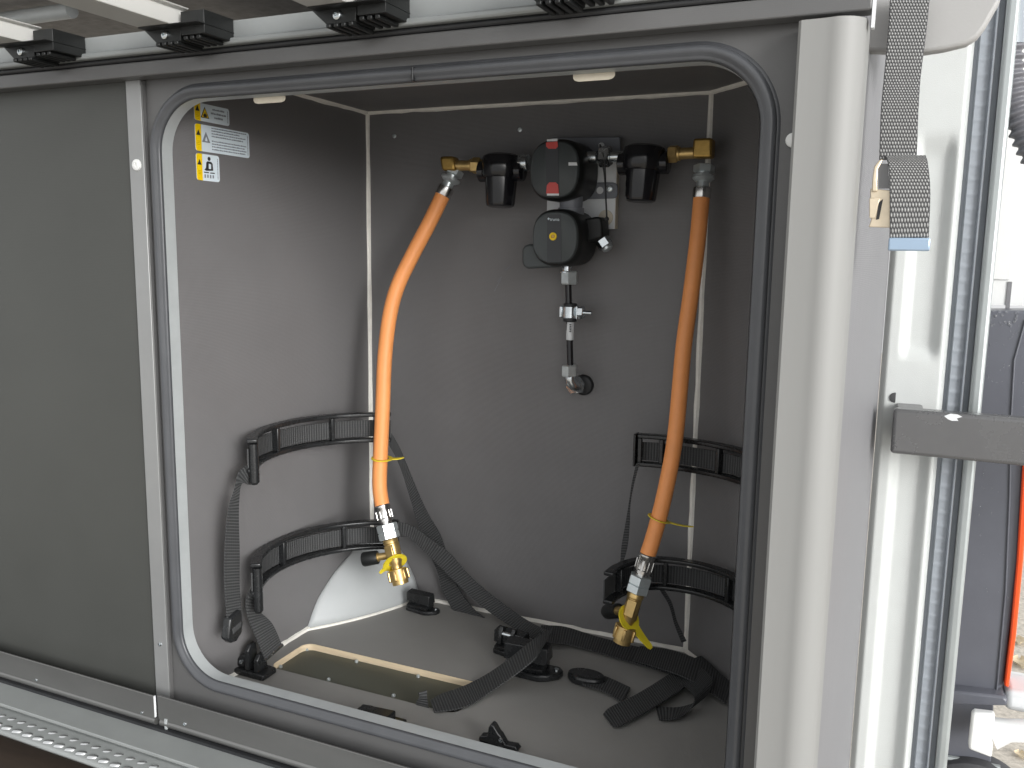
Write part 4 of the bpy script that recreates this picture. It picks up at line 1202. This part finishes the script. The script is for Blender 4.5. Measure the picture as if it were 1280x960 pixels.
# long straps that fall from the brackets across the back wall to the floor bracket
strap('bottle_strap', 'long black strap from upper left bracket falling behind to the floor', [(474, 522, 474, 545, -.084), (487, 538, 487, 558, -.076), (501, 562, 500, 584, -.066), (518, 604, 510, 614, -.055), (534, 640, 521, 650, -.042), (551, 670, 533, 684, -.030), (562, 705, 546, 712, -.020), (571, 731, 554, 740, -.016), (591, 760, 573, 770, -.018), (622, 782, 604, 791, -.026), (655, 794, 638, 804, -.040)])
strap('bottle_strap', 'long black strap from lower left bracket sweeping right to the floor', [(478, 648, 478, 672, -.086), (497, 652, 497, 671, -.076), (515, 657, 511, 672, -.066), (537, 673, 529, 688, -.058), (563, 693, 549, 707, -.052), (591, 724, 575, 733, -.047), (625, 752, 608, 762, -.044), (660, 776, 647, 788, -.050), (690, 790, 676, 804, -.068)])
# loose tail over the floor vent
strap('bottle_strap', 'loose black strap tail lying across the floor vent', [(690, 786, 680, 806, .050), (664, 802, 668, 824, .048), (634, 826, 642, 845, .028), (604, 846, 612, 866, .006), (575, 860, 586, 882, .003), (552, 868, 560, 888, .003), (538, 876, 543, 890, .003)], key='z')
strap('bottle_strap', 'frayed black strap end poking up at the vent edge', [(523, 866, 533, 863, .012), (524, 872, 534, 872, .006), (520, 880, 536, 884, .002)], key='z', th=0.003)
# dark straps on the right
strap('bottle_strap', 'thin twisted black strap dropping from upper right bracket end', [(795, 580, 800, 578, -.070), (790, 603, 793, 603, -.066), (786, 630, 788, 630, -.062), (782, 654, 787, 654, -.060), (777, 684, 784, 684, -.060), (775, 712, 777, 712, -.062), (773, 740, 775, 740, -.066)])
strap('bottle_strap', 'thin black strap curving down from lower right bracket to floor', [(824, 736, 829, 736, -.062), (836, 756, 840, 754, -.050), (843, 780, 847, 779, -.036), (852, 803, 858, 801, -.028)])
strap('bottle_strap', 'black strap running along the foot of the back wall', [(676, 782, 672, 806, .016), (706, 784, 702, 804, .010), (742, 795, 736, 812, .006), (784, 806, 776, 824, .005), (828, 816, 818, 836, .005), (872, 828, 862, 850, .005)], key='z')
s3 = thing('bottle_strap', 'dark strap crossing the shaded right side of the floor', 'strap', at(790, 880, z=0), 'black bottle straps')
strap(None, None, [(908, 812, 900, 838, .006), (866, 824, 872, 848, .010), (832, 846, 846, 866, .012), (800, 866, 814, 886, .008), (764, 884, 778, 906, .005), (754, 893, 766, 908, .004)], parent=s3, key='z', part='webbing')
s4 = thing('bottle_strap', 'short dark strap with oval buckle on the right of the floor', 'strap', at(735, 845, z=0), 'black bottle straps')
strap(None, None, [(735, 838, 728, 856, .006), (762, 848, 754, 864, .006), (788, 860, 778, 878, .005)], parent=s4, key='z', part='webbing')
p = at(733, 846, z=0.008)
obj('oval_buckle', MB().prism([(p.x + 0.024 * cos(2 * pi * k / 24), p.y + 0.015 * sin(2 * pi * k / 24)) for k in range(24)], XY, 0.001, 0.013), M['bracket'], s4, bevel=0.004, seg=3)
strap('bottle_strap', 'dark heap of strap coiled in the right rear floor corner', [(842, 822, 836, 846, .004), (872, 832, 856, 858, .014), (890, 850, 868, 872, .020), (880, 872, 862, 886, .012), (852, 884, 846, 898, .006), (820, 884, 824, 900, .004)], key='z')

strap('bottle_strap', 'added dark strap standing for shadow at the foot of the slanted wall', [(800, 808, 792, 826, .008), (834, 812, 826, 836, .016), (866, 822, 858, 848, .018), (892, 836, 886, 864, .012), (916, 856, 908, 880, .006)], key='z')  # extra strap added to darken the shadowed right rear of the floor
# floor brackets (black plastic feet with upright cheeks)
def block_foot(label, p, ang, sc=1.0, posts=False):
    """low body with an overhanging lip along the back and a screwed lug at the right"""
    t_ = thing('floor_bracket', label, 'bracket', (p.x, p.y, 0), 'black floor brackets')
    ca, sa = cos(ang), sin(ang)
    X_ = V(ca, sa, 0) * sc; Y_ = V(-sa, ca, 0) * sc; Z_ = V(0, 0, 1) * sc
    o = V(p.x, p.y, 0.0004)
    def q(u, v, h): return o + X_ * u + Y_ * v + Z_ * h
    obj('base', MB().prism([(-.024, -.012), (.014, -.016), (.024, -.012), (.034, -.003), (.036, .006), (.030, .013), (-.022, .013), (-.029, .004)], q, 0, .0075), M['bracket'], t_, bevel=0.002)
    obj('body', MB().prism([(-.012, .0076), (-.014, .0125), (-.006, .0150), (-.006, .0160), (.012, .0160), (.013, .0076)], lambda u, v, h: q(h, u, v), -.021, .019), M['bracket'], t_, bevel=0.0013)
    obj('lip', MB().prism([(-.0085, .0162), (-.0075, .0330), (.0080, .0345), (.0130, .0162)], lambda u, v, h: q(h, u, v), -.025, .022), M['bracket'], t_, bevel=0.001)
    if posts:
        for u in (-.017, .002):
            obj('post', MB().prism([(-.012, .0152), (-.009, .034), (-.005, .040), (.001, .038), (.003, .0152)], lambda a, b, h: q(h, a, b), u, u + .006), M['bracket'], t_, bevel=0.0012)
        obj('roller', MB().tube([q(-.012, -.006, .030), q(.003, -.006, .030)], 0.0032 * sc, 10), M['steel'], t_)
    for u in (-.0245, .0290):
        screw(q(u, 0.003, .0077), (0, 0, 1), 0.0030 * sc, t_, M['steel'], 0.0022)
    return t_
block_foot('rear black floor bracket where the long straps meet', at(640, 818, z=0), radians(-6), 0.95, True)
block_foot('front black floor bracket under the loose strap tail', at(661, 842, z=0), radians(4), 1.2)
block_foot('lone black floor bracket beside the white gusset', at(526, 764, z=0), radians(-4), 0.84)
pc_ = at(316, 842, z=0)
tcn = thing('floor_bracket', 'black floor bracket in the front left corner behind the sill', 'bracket', (pc_.x, pc_.y, 0), 'black floor brackets')
obj('base', MB().prism([(pc_.x - .022, pc_.y - .012), (pc_.x + .026, pc_.y - .012), (pc_.x + .026, pc_.y + .014), (pc_.x - .010, pc_.y + .018)], XY, 0.0004, 0.008), M['bracket'], tcn, bevel=0.002)
for u, h_ in ((-.004, .040), (.010, .030)):
    obj('post', MB().prism([(pc_.y - .010, .0082), (pc_.y - .010, h_ - .006), (pc_.y - .004, h_), (pc_.y + .006, h_), (pc_.y + .010, .0082)], lambda a, b, h: (h, a, b), pc_.x + u, pc_.x + u + .006), M['bracket'], tcn, bevel=0.0012)
obj('wing', MB().prism([(pc_.x - .022, .0082), (pc_.x - .006, .0082), (pc_.x - .006, .024), (pc_.x - .012, .026), (pc_.x - .019, .018)], XZ, pc_.y - .006, pc_.y + .008), M['bracket'], tcn, bevel=0.002)
screw((pc_.x - .012, pc_.y - .006, .016), (0, -1, 0), 0.003, tcn, M['steel'], 0.002)
ft = thing('floor_bracket', 'finned black floor bracket behind the middle of the front sill', 'bracket', at(625, 935, z=0), 'black floor brackets')
yq = at(625, 935, z=0.0).y
fin = [(612, 908), (615, 903), (619, 906), (624, 915), (627, 918), (633, 929), (646, 931), (649, 938)]
finp = [(lambda q: (q.x, max(q.z, 0.0042)))(at(px, py, y=yq)) for px, py in fin]
finp = finp + [(finp[-1][0], 0.0042), (finp[0][0] - .012, 0.0042), (finp[0][0] - .010, 0.010), (finp[0][0] - .001, 0.012)]
obj('fin', MB().prism(finp, XZ, yq - 0.004, yq + 0.006), M['bracket'], ft, bevel=0.0015)
obj('base', MB().box((at(600, 935, y=yq).x, yq - 0.006, 0.0004), (at(640, 935, y=yq).x, yq + 0.010, 0.004)), M['bracket'], ft, bevel=0.002)
screw((at(628, 930, y=yq).x, yq - 0.004, 0.012), (0, -1, 0), 0.0026, ft, M['steel'], 0.002)
q = at(470, 889, y=-0.335)
fe = thing('floor_bracket', 'black bracket tip just showing over the front sill by the vent', 'bracket', (q.x, -0.335, 0), 'black floor brackets')
obj('tip', MB().prism([(q.x - 0.024, 0.0004), (q.x + 0.020, 0.0004), (q.x + 0.020, q.z + 0.001), (q.x + 0.006, q.z + 0.0005), (q.x - 0.024, q.z - 0.001)], XZ, -0.350, -0.325), M['bracket'], fe, bevel=0.002)
obj('base', MB().box((q.x - 0.03, -0.354, 0.0004), (q.x + 0.028, -0.315, 0.005)), M['bracket'], fe, bevel=0.0015)

S.render.engine = 'CYCLES'
